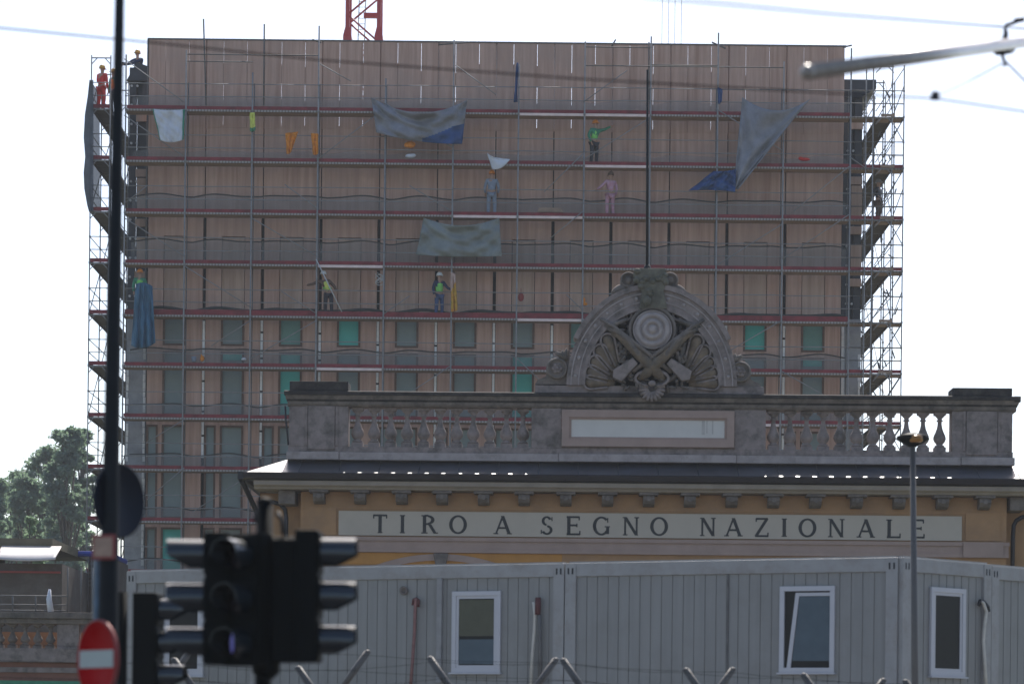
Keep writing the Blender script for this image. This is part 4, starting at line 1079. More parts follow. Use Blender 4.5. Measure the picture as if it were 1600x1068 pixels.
# ---- sign with lettering
sg = empty("inscription_board", (xc, YB, 0), "long cream board lettered TIRO A SEGNO NAZIONALE under the eaves", "sign", rz=YAW)
m = MB(); m.box(bx(530), bx(1502), -.06, -.031, bz(840), bz(802)); m.build("board", M['sign_white'], sg)
def letter(ch, px, wpx):
    m = MB(); Hh = bz(807.5) - bz(836); W = wpx*S; x = bx(px) - W/2; z = bz(836.2); cnt = [0]
    def yy():
        cnt[0] += 1; return -.062 - .0012*cnt[0]
    def st(x0, z0, x1, z1, w0, horiz=False):
        """stroke quad with horizontal end cuts (w = horizontal width) or vertical if horiz"""
        y = yy(); X_ = lambda t: x + t*W; Z_ = lambda t: z + t*Hh
        if horiz: poly = [(X_(x0), Z_(z0) - w0/2), (X_(x1), Z_(z1) - w0/2), (X_(x1), Z_(z1) + w0/2), (X_(x0), Z_(z0) + w0/2)]
        else: poly = [(X_(x0) - w0/2, Z_(z0)), (X_(x0) + w0/2, Z_(z0)), (X_(x1) + w0/2, Z_(z1)), (X_(x1) - w0/2, Z_(z1))]
        m.prism(poly, y, -.0595)
    TK, TN = .078, .045
    def serif(cx, zz, wd=.34): st(cx - wd/2, zz, cx + wd/2, zz, .026, True)
    def ring(cx, cz, rx, rz, a0, a1, tk, tn, n=22):
        y = yy(); o_ = []; i_ = []
        for k in range(n+1):
            t = R(a0 + (a1-a0)*k/n); o_.append((x + cx*W + rx*W*math.cos(t), z + cz*Hh + rz*Hh*math.sin(t)))
            i_.append((x + cx*W + (rx*W - tk)*math.cos(t), z + cz*Hh + (rz*Hh - tn)*math.sin(t)))
        for k in range(n):
            m.prism([o_[k], o_[k+1], i_[k+1], i_[k]], y, -.0595)
    if ch == 'T': st(.5,0,.5,1,TK); st(.02,.97,.98,.97,TN,True); st(.04,.8,.04,1,.03); st(.96,.8,.96,1,.03); serif(.5,.03)
    elif ch == 'I': st(.5,0,.5,1,TK); serif(.5,.03,.9); serif(.5,.97,.9)
    elif ch == 'R': st(.2,0,.2,1,TK); serif(.2,.03,.4); serif(.14,.97,.28); ring(.42,.745,.40,.255,-90,90,TK,TN); st(.2,.98,.44,.98,TN,True); st(.2,.52,.44,.52,TN,True); st(.52,.5,.88,0,TK); serif(.93,.03,.24)
    elif ch == 'O': ring(.5,.5,.5,.52,0,360,TK,TN,36)
    elif ch == 'A': st(.10,0,.5,1,TN); st(.88,0,.48,1,TK); st(.25,.34,.72,.34,TN,True); serif(.1,.03,.28); serif(.88,.03,.3)
    elif ch == 'E': st(.2,0,.2,1,TK); st(.05,.97,.92,.97,TN,True); st(.05,.03,.98,.03,TN,True); st(.2,.52,.75,.52,TN,True); st(.9,.8,.9,1,.03); st(.95,0,.95,.22,.03); st(.75,.42,.75,.62,.025)
    elif ch == 'L': st(.2,0,.2,1,TK); serif(.2,.97,.4); st(.05,.03,.96,.03,TN,True); st(.94,0,.94,.24,.03)
    elif ch == 'N': st(.14,0,.14,1,TN); st(.86,0,.86,1,TN); st(.86,0,.14,1,TK); serif(.14,.03,.3); serif(.86,.97,.3); serif(.1,.97,.22)
    elif ch == 'Z': st(.10,.03,.86,.97,TK); st(.08,.97,.92,.97,TN,True); st(.04,.03,.96,.03,TN,True); st(.1,.8,.1,1,.03); st(.94,0,.94,.22,.03)
    elif ch == 'G': ring(.5,.5,.5,.52,42,322,TK,TN,30); st(.86,.06,.86,.46,TK*.9); serif(.84,.46,.3); st(.86,.68,.86,.94,.025)
    elif ch == 'S': ring(.48,.745,.36,.265,20,268,TK*.85,TN,20); ring(.5,.25,.40,.265,-160,88,TK*.85,TN,20); st(.85,.74,.85,.96,.025); st(.1,.04,.1,.26,.025)
    o = m.build("letter", M['letter'], sg)
for ch, px, wd in (('T',595,22),('I',630,9),('R',672,25),('O',717,28),('A',787,27),('S',856,22),('E',897,23),('G',941,27),('N',987,25),('O',1031,28),('N',1107,24),('A',1147,27),('Z',1191,22),('I',1226,9),('O',1262,28),('N',1307,25),('A',1353,27),('L',1396,23),('E',1433,23)):
    letter(ch, px, wd)

# ------------------------------------------------------------------ containers
def col_on(px, py, p0, d):
    """distance along a plan line (p0 + s*d) that is seen at photo column px"""
    u = (px-800)/F; v = (1145-py)/F; k = u*math.cos(ROLL) - v*math.sin(ROLL)
    return (k*p0[1] - p0[0])/(d[0] - k*d[1])
YK = 44.8
pk = P(1402, 950, YK); ZTOP = P(1402, 870, YK).z; HC = 2.6
dA = Vector((-math.cos(R(24)), math.sin(R(24))))
def container(name, label, origin, d, s0, s1, depth, H0, H1, posts=True, lower=False, ribs=True, seed=0):
    """origin = plan point; wall runs from s0 to s1 along d; returns (root, local x function)"""
    a = (origin.x + d.x*s0, origin.y + d.y*s0); b = (origin.x + d.x*s1, origin.y + d.y*s1)
    if d.x < 0: a, b = b, a
    ang = math.atan2(b[1]-a[1], b[0]-a[0]); Ln = math.hypot(b[0]-a[0], b[1]-a[1])
    root = empty(name, (a[0], a[1], H0), label, "container", rz=ang)
    Hh = H1 - H0
    m = MB(); fr = .16; bt = .24
    m.box(0, Ln, 0, .14, Hh - bt, Hh); m.box(0, Ln, depth - .14, depth, Hh - bt, Hh); m.box(0, .14, .141, depth - .141, Hh - bt, Hh); m.box(Ln - .14, Ln, .141, depth - .141, Hh - bt, Hh)
    root_f = m.build("top_frame", M['cont_frame'], root, bevel=.008); m = MB()
    m.box(0, Ln, 0, .14, 0, .16); m.box(0, Ln, depth - .14, depth, 0, .16); m.box(0, .14, .141, depth - .141, 0, .16); m.box(Ln - .14, Ln, .141, depth - .141, 0, .16)
    m.build("base_frame", M['cont_frame'], root, bevel=.008)
    for (x, y) in ((0, 0), (Ln - .2, 0), (0, depth - .2), (Ln - .2, depth - .2)):
        m = MB(); m.box(x - .004, x + .204, y - .012 if y == 0 else y, y + .2, .0, Hh - .01)
        m.cur = 1
        if y == 0:
            for q in (.06, .14): m.box(x + q - .015, x + q + .015, y - .016, y - .0125, Hh - .2, Hh - .09)
        m.build("corner_post", [M['cont_frame'], M['black']], root)
    m = MB()
    x = .2; pitch = .205
    m.box(.2, Ln - .2, .055, depth - .06, .16, Hh - bt)
    while x < Ln - .21:
        x2 = min(x + pitch, Ln - .2); m.box(x + .009, x2 - .009, .040, .0545, .161, Hh - bt - .001); x = x2
    m.build("wall_panel", M['cont'], root)
    m = MB(); m.box(.05, Ln - .05, .05, depth - .05, Hh + .0, Hh + .03); m.build("roof_sheet", M['cont_frame'], root)
    return root, Ln
def window(root, xa, xb, za, zb, glass=None, kind=0):
    f = .085; e = -.02
    m = MB()
    m.box(xa, xb, e, .035, zb - f, zb); m.box(xa, xb, e, .035, za, za + f); m.box(xa, xa + f, e + .0, .035, za + f, zb - f); m.box(xb - f, xb, e, .035, za + f, zb - f)
    m.box(xa - .03, xb + .03, e - .05, .03, za - .03, za - .001)
    w_ = m.build("window", M['pvc'], root, bevel=.006)
    ia, ib, ja, jb = xa + f, xb - f, za + f, zb - f
    m = MB(); g = .05
    if kind == 2:      # tilted open sash, seen askew
        m.prism([(ia + .20, jb - .03), (ia + .27, jb - .03), (ia + .12, ja), (ia + .05, ja)], .0, .03); m.prism([(ia + .20, jb - .028), (ib, jb - .028), (ib, jb - .085), (ia + .2, jb - .085)], .001, .031)
        m.build("sash", M['pvc'], w_)
        m = MB(); m.box(ia, ib, .030, .034, ja, jb); m.build("pane", M['win_dark'], w_)
        m = MB(); m.prism([(ia + .27, jb - .086), (ib - .001, jb - .086), (ib - .001, ja + .12), (ia + .14, ja + .12)], .018, .022); m.build("blind", M['blind_blue'], w_)
    else:
        m.box(ia, ib, .0, .03, jb - g, jb); m.box(ia, ib, .0, .03, ja, ja + g); m.box(ia, ia + g, .0, .03, ja + g, jb - g); m.box(ib - g, ib, .0, .03, ja + g, jb - g)
        m.build("sash", M['pvc'], w_)
        m = MB(); m.box(ia + g, ib - g, .018, .022, ja + g, jb - g); m.build("pane", M['win_dark'], w_)
        if kind == 1:
            m = MB(); zm = ja + (jb - ja)*.42
            m.box(ia + g, ib - g, .013, .0165, zm + .03, jb - g - .02); m.cur = 1; m.box(ia + g, ib - g, .013, .0165, ja + g + .02, zm - .03); m.build("blind", [M['blind'], M['blind_blue']], w_)
    return w_
o2 = Vector((pk.x, pk.y))
sB0 = 0.0; sB1 = col_on(882, 950, (pk.x, pk.y), dA)
sA1 = col_on(408, 950, (pk.x, pk.y), dA); sA2 = sA1 + .02; sA3 = col_on(198, 950, (pk.x, pk.y), dA)
Z0 = ZTOP - HC
cB, LB = container("site_container", "grey site office container with the tilted-open window, upper row centre right", o2, dA, sB0, sB1 - .015, 2.44, Z0, ZTOP)
cA, LA = container("site_container", "grey site office container behind the traffic lights, with the closed window", o2, dA, sB1 + .015, sA1, 2.44, Z0, ZTOP)
cL, LL = container("site_container", "short grey container at the far left of the row beside the no-entry sign", o2, dA, sA2, sA3, 2.44, Z0, ZTOP)
def loc_x(root_s_end, px, py): # local x on wall line of AB measured from its left end
    return root_s_end - col_on(px, py, (pk.x, pk.y), dA)
lz = lambda py, px: None
def zrow(px, py):
    s = col_on(px, py, (pk.x, pk.y), dA); Y = pk.y + dA.y*s
    return P(px, py, Y).z - Z0
window(cA, loc_x(sA1, 706, 990), loc_x(sA1, 782, 990), zrow(744, 1050), zrow(744, 923), kind=1)
window(cB, loc_x(sB1 - .015, 1218, 980), loc_x(sB1 - .015, 1304, 980), zrow(1262, 1050), zrow(1262, 915), kind=2)
window(cL, loc_x(sA3, 255, 990), loc_x(sA3, 318, 990), zrow(290, 1055), zrow(290, 930), kind=0)
# seam posts, vents and hoses
m = MB(); xx = loc_x(sB1 - .015, 1136, 950); m.box(xx - .02, xx + .02, .01, .034, .17, HC - .25); m.build("seam_cover", M['galv_dark'], cB)
m = MB(); xx = loc_x(sA1, 687, 950); m.box(xx - .05, xx + .05, -.03, .034, .45, HC - .241); m.build("cable_duct", M['galv'], cA)
m = MB(); xx = loc_x(sA1, 631, 922); m.lathe([(.075, 0), (.085, -.05), (.05, -.055), (.045, -.02), (.01, -.02)], (xx, .03, zrow(631, 922)), 14, axis='Y'); m.build("round_vent", M['corbel'], cA)
def hose(root, sE, pts, m1, r=.035, nm="hose"):
    m = MB(); m.path([Vector((loc_x(sE, a, b), -.06, zrow(a, b))) for a, b in pts], r, 7); return m.build(nm, m1, root)
hose(cA, sA1, [(652,934),(652,938),(651,950),(650,985),(647,1030),(643,1085)], M['hose_red'], .032)
hose(cA, sA1, [(647,945),(648,936),(653,934),(657,938),(656,948)], M['hose_dark'], .024)
hose(cA, sA1, [(843,933),(843,945),(842,960)], M['hose_dark'], .055)
hose(cA, sA1, [(836,940),(838,960),(837,985),(834,1020),(831,1085)], M['hose_white'], .03)
hose(cA, sA1, [(845,960),(846,1000),(846,1085)], M['galv_dark'], .04)
# right-hand containers, turned away
ang2 = R(42); dC = Vector((math.cos(ang2), math.sin(ang2)))
pc = Vector((P(1410, 950, YK - .05).x, YK - .05))
sC1 = col_on(1548, 950, (pc.x, pc.y), dC)
cC, LC = container("site_container", "grey container end with narrow dark window, turned away right of the street lamp", pc, dC, 0.01, sC1, 4.5, Z0, ZTOP)
cD, LD = container("site_container", "grey container cut off by the right edge of the picture", pc, dC, sC1 + .02, sC1 + 2.7, 4.5, Z0 - .02, ZTOP - .02)
def zC(px, py):
    s = col_on(px, py, (pc.x, pc.y), dC); return P(px, py, pc.y + dC.y*s).z - Z0
cxl = lambda px, py: col_on(px, py, (pc.x, pc.y), dC) - .01
window(cC, cxl(1454, 985), cxl(1508, 985), zC(1481, 1056), zC(1481, 918), kind=0)
m = MB(); m.path([Vector((cxl(a, b), -.06, zC(a, b))) for a, b in ((1528,939),(1532,941),(1537,955),(1534,975),(1532,1000),(1534,1030),(1537,1085))], .03, 7); m.build("hose", M['hose_white'], cC)
m = MB(); m.path([Vector((cxl(a, b), -.05, zC(a, b))) for a, b in ((1526,945),(1528,938),(1534,940),(1540,948),(1541,955))], .035, 7); m.build("hose_elbow", M['black'], cC)
# lower storey
for (o_, d_, s0, s1, dep, lab) in ((o2, dA, sB0, sB1 - .015, 2.44, "lower grey container under the one with the tilted window"), (o2, dA, sB1 + .015, sA1, 2.44, "lower grey container under the one with the closed window"), (o2, dA, sA2, sA3, 2.44, "lower grey container at the far left of the row"), (pc, dC, .01, sC1, 4.5, "lower grey container under the turned-away end"), (pc, dC, sC1 + .02, sC1 + 2.7, 4.5, "lower grey container at the right edge")):
    container("site_container", lab, o_, d_, s0, s1, dep, .145, Z0 - .03)

# ------------------------------------------------------------------ fences with angled arms
YF = 36.0
def fence(name, label, tips, dirx, Y, wires):
    root = empty(name, (0, Y, 0), label, "fence")
    for (px, py) in tips:
        t = P(px, py, Y); b = Vector((t.x + dirx*.42, Y + .05, t.z - .60)); foot = Vector((b.x, Y + .05, 0))
        m = MB(); m.tube(t, b, .048, 8); m.tube(b + Vector((0, 0, .02)), foot, .045, 8); m.ell(t, .05, .05, .035, 8, 5); o = m.build("fence_post", M['pole_grey']); o.parent = root; o.matrix_parent_inverse = Matrix.Translation(-Vector(root.location))
    xs_ = [P(px, py, Y) for px, py in tips]
    m = MB()
    for fr_ in (.12, .5, .88):
        pts = [p + Vector((dirx*.42*fr_, -.05, -.60*fr_ + .03)) for p in xs_]
        pts = [pts[0] + Vector((-3, 0, .02))] + pts + [pts[-1] + Vector((3, 0, 0))]
        fine = []
        for a, b in zip(pts, pts[1:]):
            for k in range(10): t = k/10; fine.append(a.lerp(b, t) + Vector((0, 0, -.03*math.sin(t*math.pi) + rnd.uniform(-.006, .006))))
        m.path(fine, .0022, 4)
        for q in fine[::3]: m.tube(q + Vector((-.012, 0, -.015)), q + Vector((.012, 0, .015)), .0016, 3)
    o = m.build("barbed_wire", M['wire']); o.parent = root; o.matrix_parent_inverse = Matrix.Translation(-Vector(root.location))
    m = MB(); m.box(xs_[0].x - 3, xs_[-1].x + 3, Y + .1, Y + .13, .0, P(800, 1095, Y).z); o = m.build("sheet_panel", M['galv']); o.parent = root; o.matrix_parent_inverse = Matrix.Translation(-Vector(root.location))
fence("barbed_fence", "nearer steel fence whose top arms lean away to the right", [(272,1030), (466,1043), (672,1028), (880,1031), (1072,1046), (1256,1054), (1415,1064)], 1, YF, 3)
fence("barbed_fence", "farther steel fence whose top arms lean away to the left", [(305,1005), (574,1018), (868,1030), (1145,1045), (1380,1062)], -1, YF + 1.4, 3)

# ------------------------------------------------------------------ street lamp by the pavilion
YL = 42.0
lp = empty("street_lamp", (P(1436, 1060, YL).x, YL, 0), "slim grey street lamp in front of the pavilion's right side", "street lamp")
def lpb(name, mb, m): o = mb.build(name, m); o.parent = lp; o.matrix_parent_inverse = Matrix.Translation(-Vector(lp.location)); return o
t = P(1426, 692, YL); m = MB(); b_ = P(1436, 1060, YL); m.tube((b_.x, YL, 0), t, .062, 10, .046); lpb("pole", m, M['pole_grey'])
m = MB(); m.lathe([(.06, -.14), (.16, -.08), (.27, -.02), (.25, .03), (.12, .07), (.04, .09)], t + Vector((.0, 0, .08)), 16, sx=1.0, sy=.9); lpb("lamp_head", m, M['signal'])
m = MB(); m.lathe([(.08, -.05), (.11, -.02), (.11, .04), (.08, .06)], t + Vector((.03, -.16, .045)), 12); lpb("lamp_glass", m, M['amber'])

# ------------------------------------------------------------------ left: tapered mast with signs, foreground
YM = 20.0
def fg(root, name, mb, m, bevel=0):
    o = mb.build(name, m, bevel=bevel); o.parent = root; o.matrix_parent_inverse = root.matrix_world.inverted() if False else Matrix.Translation(-Vector(root.location)); return o
a = P(188, -60, YM); b = P(168, 1010, YM)
mast = empty("lamp_post", (b.x, YM, 0), "tall dark tapering lamp post carrying the traffic signs at left", "lamp post")
d = (a - b); foot = b - d*(b.z/d.z)
m = MB(); top = b + d*1.6; m.path([foot, b, b.lerp(a, .28), b.lerp(a, .6), a, top], .1, 16, [.088, .080, .062, .048, .034, .03]); fg(mast, "pole", m, M['pole_dark'])
m = MB(); q0 = P(156, 875, YM + .04); q1 = P(153, 985, YM + .04); m.tube((q1.x, q1.y, 0), (q0.x, q0.y, q0.z), .045, 12); fg(mast, "sleeve", m, M['pole_blue'])
# stop-entry disc
def disc(name, label, px, py, r, yaw, mats, bar=True, Y=YM, group=None):
    c = P(px, py, Y); root = empty(name, c, label, "traffic sign", group, rz=yaw)
    m = MB(); m.lathe([(r, .012), (r, -.010), (r - .012, -.014), (r - .013, -.011), (.001, -.011)], (0,0,0), 40, axis='Y'); o = m.build("plate", mats[0], root)
    if bar: 
        m = MB(); m.box(-r*.86, r*.86, -.016, -.0115, -r*.20, r*.24); m.build("bar", mats[1], root)
        m = MB(); m.lathe([(r + .004, .014), (r + .004, -.012), (r - .01, -.0155), (r - .01, .0125)], (0,0,0), 40, axis='Y'); m.build("rim", mats[2], root)
    m = MB(); m.box(-.02, .02, .015, .05, -r*.6, r*.6); m.build("bracket", M['galv_dark'], root)
    return root
disc("traffic_sign", "red round no-entry sign with a white bar at the bottom left", 153, 1030, .30, R(-52), [M['sign_red'], M['sign_grey'], M['plate_border']], Y=YM - .22)
disc("traffic_sign", "dark back of a round sign high on the lamp post", 186, 781, .288, R(57), [M['sign_back'], M['sign_back'], M['sign_back']], bar=False, Y=YM + .12)
c = P(162, 854, YM - .12); root = empty("supplementary_plate", c, "small square tan plate with red border on the lamp post between the round signs", "sign", rz=R(-20))
m = MB(); m.box(-.10, .10, -.006, .006, -.095, .095); m.build("plate", M['plate_border'], root, bevel=.004)
m = MB(); m.box(-.078, .078, -.0095, -.0065, -.073, .073); m.build("face", M['plate_tan'], root)

# ------------------------------------------------------------------ traffic lights
def signal_head(root, c, yaw, n=3, pitch=.31, wd=.30, dp=.20, lens_m=None, hl=.25, glint=False):
    """c = centre of housing; yaw 0 faces -Y; returns housing with hoods and lenses"""
    Hh = pitch*n
    m = MB(); m.box(-wd/2, wd/2, 0, dp, -Hh/2, Hh/2)
    for k in range(n): z = Hh/2 - pitch*(k + .5); m.box(-wd/2 + .015, wd/2 - .015, -.014, -.0005, z - pitch*.46, z + pitch*.46)
    o = m.build("signal_head", M['signal'], root, bevel=.045); o.location = c; o.rotation_euler = (0, 0, yaw)
    for k in range(n):
        z = Hh/2 - pitch*(k + .5)
        m = MB(); rr = .108; N = 22
        rows = [(rr, 0), (rr, .5), (rr, 1)], [(rr, 1), (rr - .006, 1)], [(rr - .006, 1), (rr - .006, .5), (rr - .006, 0)]
        for rw in rows:
            vs = []; fs = []
            for i in range(N+1):
                t = R(-58 + 296*i/N); ln = hl*(1 if math.sin(t) > -.1 else 1 + (math.sin(t) + .1)*.8)
                for r_, y_ in rw: vs.append((r_*math.cos(t), -.012 - ln*y_, z + r_*math.sin(t)))
            q_ = len(rw)
            for i in range(N):
                for q in range(q_ - 1): fs.append((i*q_+q, (i+1)*q_+q, (i+1)*q_+q+1, i*q_+q+1))
            m.add(vs, fs, len(rw) > 2)
        m.build("hood", M['hood'], o, clean=False)
        m = MB(); m.lathe([(.10, -.014), (.095, -.022), (.07, -.034), (.035, -.041), (.001, -.043)], (0, 0, z), 20, axis='Y'); ln_ = m.build("lens", M['lens'], o)
        if glint and k == 2: m = MB(); m.ell((.035, -.16, z + .0), .014, .01, .07); m.build("painted_glint", M['glint_violet'], o)  # violet ellipsoid stands in for a reflection on the lowest lens
    return o
YG = 18.6
base = P(411, 1050, YG)
tl = empty("traffic_light", (base.x, YG, 0), "cluster of three black hooded traffic light heads on one post, out of focus", "traffic light")
m = MB(); t_ = P(411, 782, YG) - Vector(tl.location)
m.tube((0,0,0), (0,0,t_.z - .02), .058, 16); m.lathe([(.058, 0), (.055, .02), (.04, .038), (.015, .045), (.001, .046)], (0, 0, t_.z - .02), 16); m.build("post", M['signal'], tl)
loc = lambda px, py, dy=0: P(px, py, YG + dy) - Vector(tl.location)
signal_head(tl, loc(322, 935, -.02), R(-90) + R(3), hl=.265, dp=.16)           # faces left
signal_head(tl, loc(376, 936, -.16), R(-26), glint=True, wd=.31, dp=.16, hl=.22)
signal_head(tl, loc(499, 932, .0), R(90) + R(-3), hl=.25, dp=.16)                # faces right
m = MB()
for py in (842, 1022):
    q = loc(411, py); m.box(-.26, .26, -.03, .03, q.z - .02, q.z + .02); m.box(-.03, .03, -.16, .03, q.z - .018, q.z + .018)
m.box(.06, .30, -.10, .10, loc(0, 1030).z, loc(0, 838).z)
m.lathe([(.05, 0), (.1, .05), (.1, .16), (.07, .18)], (.02, 0, loc(0, 1056).z), 14)
m.build("bracket", M['signal'], tl, bevel=.012)
m = MB(); m.path([loc(398, 815), loc(404, 800), loc(411, 796)], .02, 6); m.path([loc(432, 800, -.02), loc(441, 812, -.02), loc(443, 835, -.02)], .016, 6); m.build("cable", M['black'], tl)
YG2 = 24.6
base = P(240, 1060, YG2)
tl2 = empty("traffic_light", (base.x - .3, YG2, 0), "smaller black traffic light head low behind the no-entry sign, facing right", "traffic light")
m = MB(); zt = P(225, 925, YG2).z; m.tube((0,0,0), (0,0,zt), .05, 12); m.build("post", M['signal'], tl2)
loc2 = lambda px, py, dy=0: P(px, py, YG2 + dy) - Vector(tl2.location)
signal_head(tl2, loc2(249, 1004, 0), R(90) + R(-8), dp=.22, hl=.24)

# ------------------------------------------------------------------ tram wires and bracket arm
arm = empty("bracket_arm", P(1560, 70, 21.0), "thick grey cantilever tube for tram wires reaching in from upper right", "bracket arm")
a, b = P(1262, 113, 15.6), P(1640, 60, 24.0); c = P(1568, 75, 22.0)
m = MB(); m.tube(a, b, .047, 20); m.ell(a, .047, .047, .047, 16, 8); fg(arm, "tube", m, M['arm_metal'])
m = MB(); dd = (b - a).normalized(); m.tube(c - dd*.22, c + dd*.28, .058, 14); m.tube(c + Vector((0,0,-.02)), c + Vector((.02,0,.14)), .035, 10, .018)
m.path([c + Vector((.01,0,.14)), c + Vector((.02,0,.19)), c + Vector((.08,0,.21)), c + Vector((.17,0,.25))], .016, 8); m.path([c + Vector((-.01,0,-.05)), c + Vector((0,0,-.10)), c + Vector((.03,0,-.13)), c + Vector((.0,0,-.15))], .014, 8)
m.ell(c + Vector((.13,0,.235)), .05, .03, .02, 10, 6); fg(arm, "clamp", m, M['black'])
def wire(name, label, pts, r, m1):
    v = [P(px, py, Y) for px, py, Y in pts]; fine = []
    for i in range(len(v)-1):
        for k in range(8):
            t = k/8; fine.append(v[i].lerp(v[i+1], t))
    fine.append(v[-1]); mb = MB(); mb.path(fine, r, 8); return tag(mb.build(name, m1), label, "wire")
wire("tram_wire", "long blurred tram wire slanting down across the top of the tower", [(-60,38,20.5),(230,66,20.8),(500,94,20.6),(900,123,20),(1250,143,19),(1461,154,18),(1680,186,19)], .0065, M['wire'])
wire("tram_wire", "pale wire across the sky at the upper right above the bracket arm", [(1000,-6,12),(1300,22,15),(1565,42,21.8),(1660,50,24)], .008, M['wire_pale'])
wire("stay_wire", "thin stay from the arm clamp down to the black insulator", [(1461,151,18),(1520,124,20),(1568,98,22)], .006, M['wire_pale'])
wire("stay_wire", "thin stay falling from the arm clamp to the right edge", [(1568,93,22),(1600,125,22.5),(1640,170,23)], .007, M['wire'])
m = MB(); c = P(1461, 151, 18); m.box(c.x - .027, c.x + .027, c.y - .027, c.y + .027, c.z - .023, c.z + .026); m.box(c.x - .012, c.x + .012, c.y - .012, c.y + .012, c.z + .026, c.z + .04)
tag(m.build("insulator", M['black'], bevel=.005), "small black insulator hanging on the tram wire at right", "insulator")

# ------------------------------------------------------------------ trees far left
def tree(px, base_py, top_py, halfpx, Y, m1, label, seed, nb=120, leafs=300, ls=.34):
    r = random.Random(seed)
    c = P(px, base_py, Y); h = P(px, top_py, Y).z; hw = halfpx*Y/F
    root = empty("tree", (c.x, Y, 0), label, "tree", "trees left of the tower")
    m = MB(); m.path([Vector((0,0,0)), Vector((.15,0,h*.25)), Vector((-.1,.1,h*.5)), Vector((0,0,h*.85))], .3, 8, [.42, .32, .22, .05])
    blobs = []
    for k in range(nb):
        t = 1 - r.random()*.85
        rad = hw*min(1, 1.25*math.sqrt(max(.02, 1 - ((t-.42)/.60)**2))) if t > .42 else hw
        an = r.uniform(0, 2*math.pi); q = rad*math.sqrt(r.random())*.9
        br = r.uniform(.14, .30)*hw
        p = Vector((q*math.cos(an), q*math.sin(an)*.8, min(h*t, h - br*.6))); 
        blobs.append((p, br))
        if k % 3 == 0: st = Vector((0, 0, h*max(.15, t - .25))); m.path([st, st.lerp(p, .5) + Vector((0,0,.3)), p], .05, 5, [.12, .08, .03])
    m.build("trunk", M['bark'], root)
    vs = []; fs = []
    for p, br in blobs:
        for q in range(leafs):
            d = Vector((r.gauss(0,1), r.gauss(0,1), r.gauss(0,.8)))
            pp = p + d*br*.52
            a = Vector((r.gauss(0,1), r.gauss(0,1), r.gauss(0,1))).normalized(); b_ = a.cross(Vector((r.gauss(0,1), r.gauss(0,1), r.gauss(0,1)))).normalized(); s = ls*r.uniform(.4, 1.1)
            o_ = len(vs); vs += [pp - a*s*.5, pp + b_*s*.3, pp + a*s*.5, pp - b_*s*.3]; fs.append((o_, o_+1, o_+2, o_+3))
    mb = MB(); mb.add(vs, fs); mb.build("crown", m1, root, clean=False)
tree(104, 850, 668, 42, 170, M['leaf_blue'], "tall hazy tree with a feathery crown, touching the scaffold's left edge", 1, 150, 300, .30)
tree(44, 850, 745, 40, 178, M['leaf'], "lower rounded hazy tree at the left edge of the picture", 2)
tree(24, 850, 738, 36, 182, M['leaf'], "pale hazy tree between the left edge and the tall tree", 8)
tree(128, 850, 672, 26, 176, M['leaf_blue'], "hazy tree half hidden behind the left flank of the scaffold", 9)
tree(-8, 850, 750, 38, 172, M['leaf_blue'], "hazy tree cut off by the left picture edge", 3)
tree(66, 850, 700, 44, 186, M['leaf_blue'], "dark hazy tree behind, between the tall tree and the low one", 4)
tree(48, 860, 810, 24, 150, M['leaf_bright'], "small bright green bush in front of the hazy trees", 5, 30, 260, .26)
tree(5, 860, 815, 24, 152, M['leaf'], "low dull green bush in the far left corner below the trees", 6, 26, 260, .26)

# ------------------------------------------------------------------ left low buildings
YW = 66.0
wx = lambda px: P(px, 950, YW).x
wz = lambda py, px=70: P(px, py, YW).z
def at(root, name, mb, m, bevel=0):
    o = mb.build(name, m, bevel=bevel); o.parent = root; o.matrix_parent_inverse = Matrix.Translation(-Vector(root.location)); return o
bal = empty("balustraded_wing", (wx(60), YW, 0), "low stone wing with balustrade over ochre at the lower left", "building")
m = MB(); m.box(wx(-60), wx(150), YW + .02, YW + 8, 0, wz(1012)); at(bal, "wall", m, M['red_band'])
m = MB(); m.box(wx(-60), wx(155), YW - .2, YW + .5, wz(966), wz(956)); m.box(wx(-60), wx(152), YW - .1, YW + .4, wz(974), wz(966.2)); at(bal, "coping_rail", m, M['stone_mid'], .015)
m = MB(); m.box(wx(-60), wx(150), YW - .15, YW + .019, wz(1034), wz(1012.2)); m.box(wx(-60), wx(150), YW - .05, YW + .018, wz(1050), wz(1042)); at(bal, "base_course", m, M['stone'])
m = MB(); m.box(wx(90), wx(124), YW - .03, YW + .3, wz(1012), wz(974.2)); at(bal, "pedestal", m, M['stone'])
m = MB(); m.box(wx(-60), wx(150), YW + .9, YW + 1.0, wz(1012) + .001, wz(985)); at(bal, "ochre_screen", m, M['ochre'])
Hs = wz(974.2) - wz(1012)
for k in range(8):
    px = 78 - k*19.8
    m = MB(); x = wx(px); m.box(x - .11, x + .11, YW + .03, YW + .25, wz(1012) + .001, wz(1012) + .12*Hs)
    m.lathe([(r*.85, wz(1012) + h*Hs) for r, h in prof] , (x, YW + .14, 0), 10); m.box(x - .11, x + .11, YW + .03, YW + .25, wz(1012) + .932*Hs, wz(974.2) - .001); at(bal, "baluster", m, M['stone_mid'])
m = MB(); m.box(wx(-60), wx(150), YW - .22, YW - .16, wz(1080), wz(1063)); at(bal, "green_band", m, M['jacket_green'])
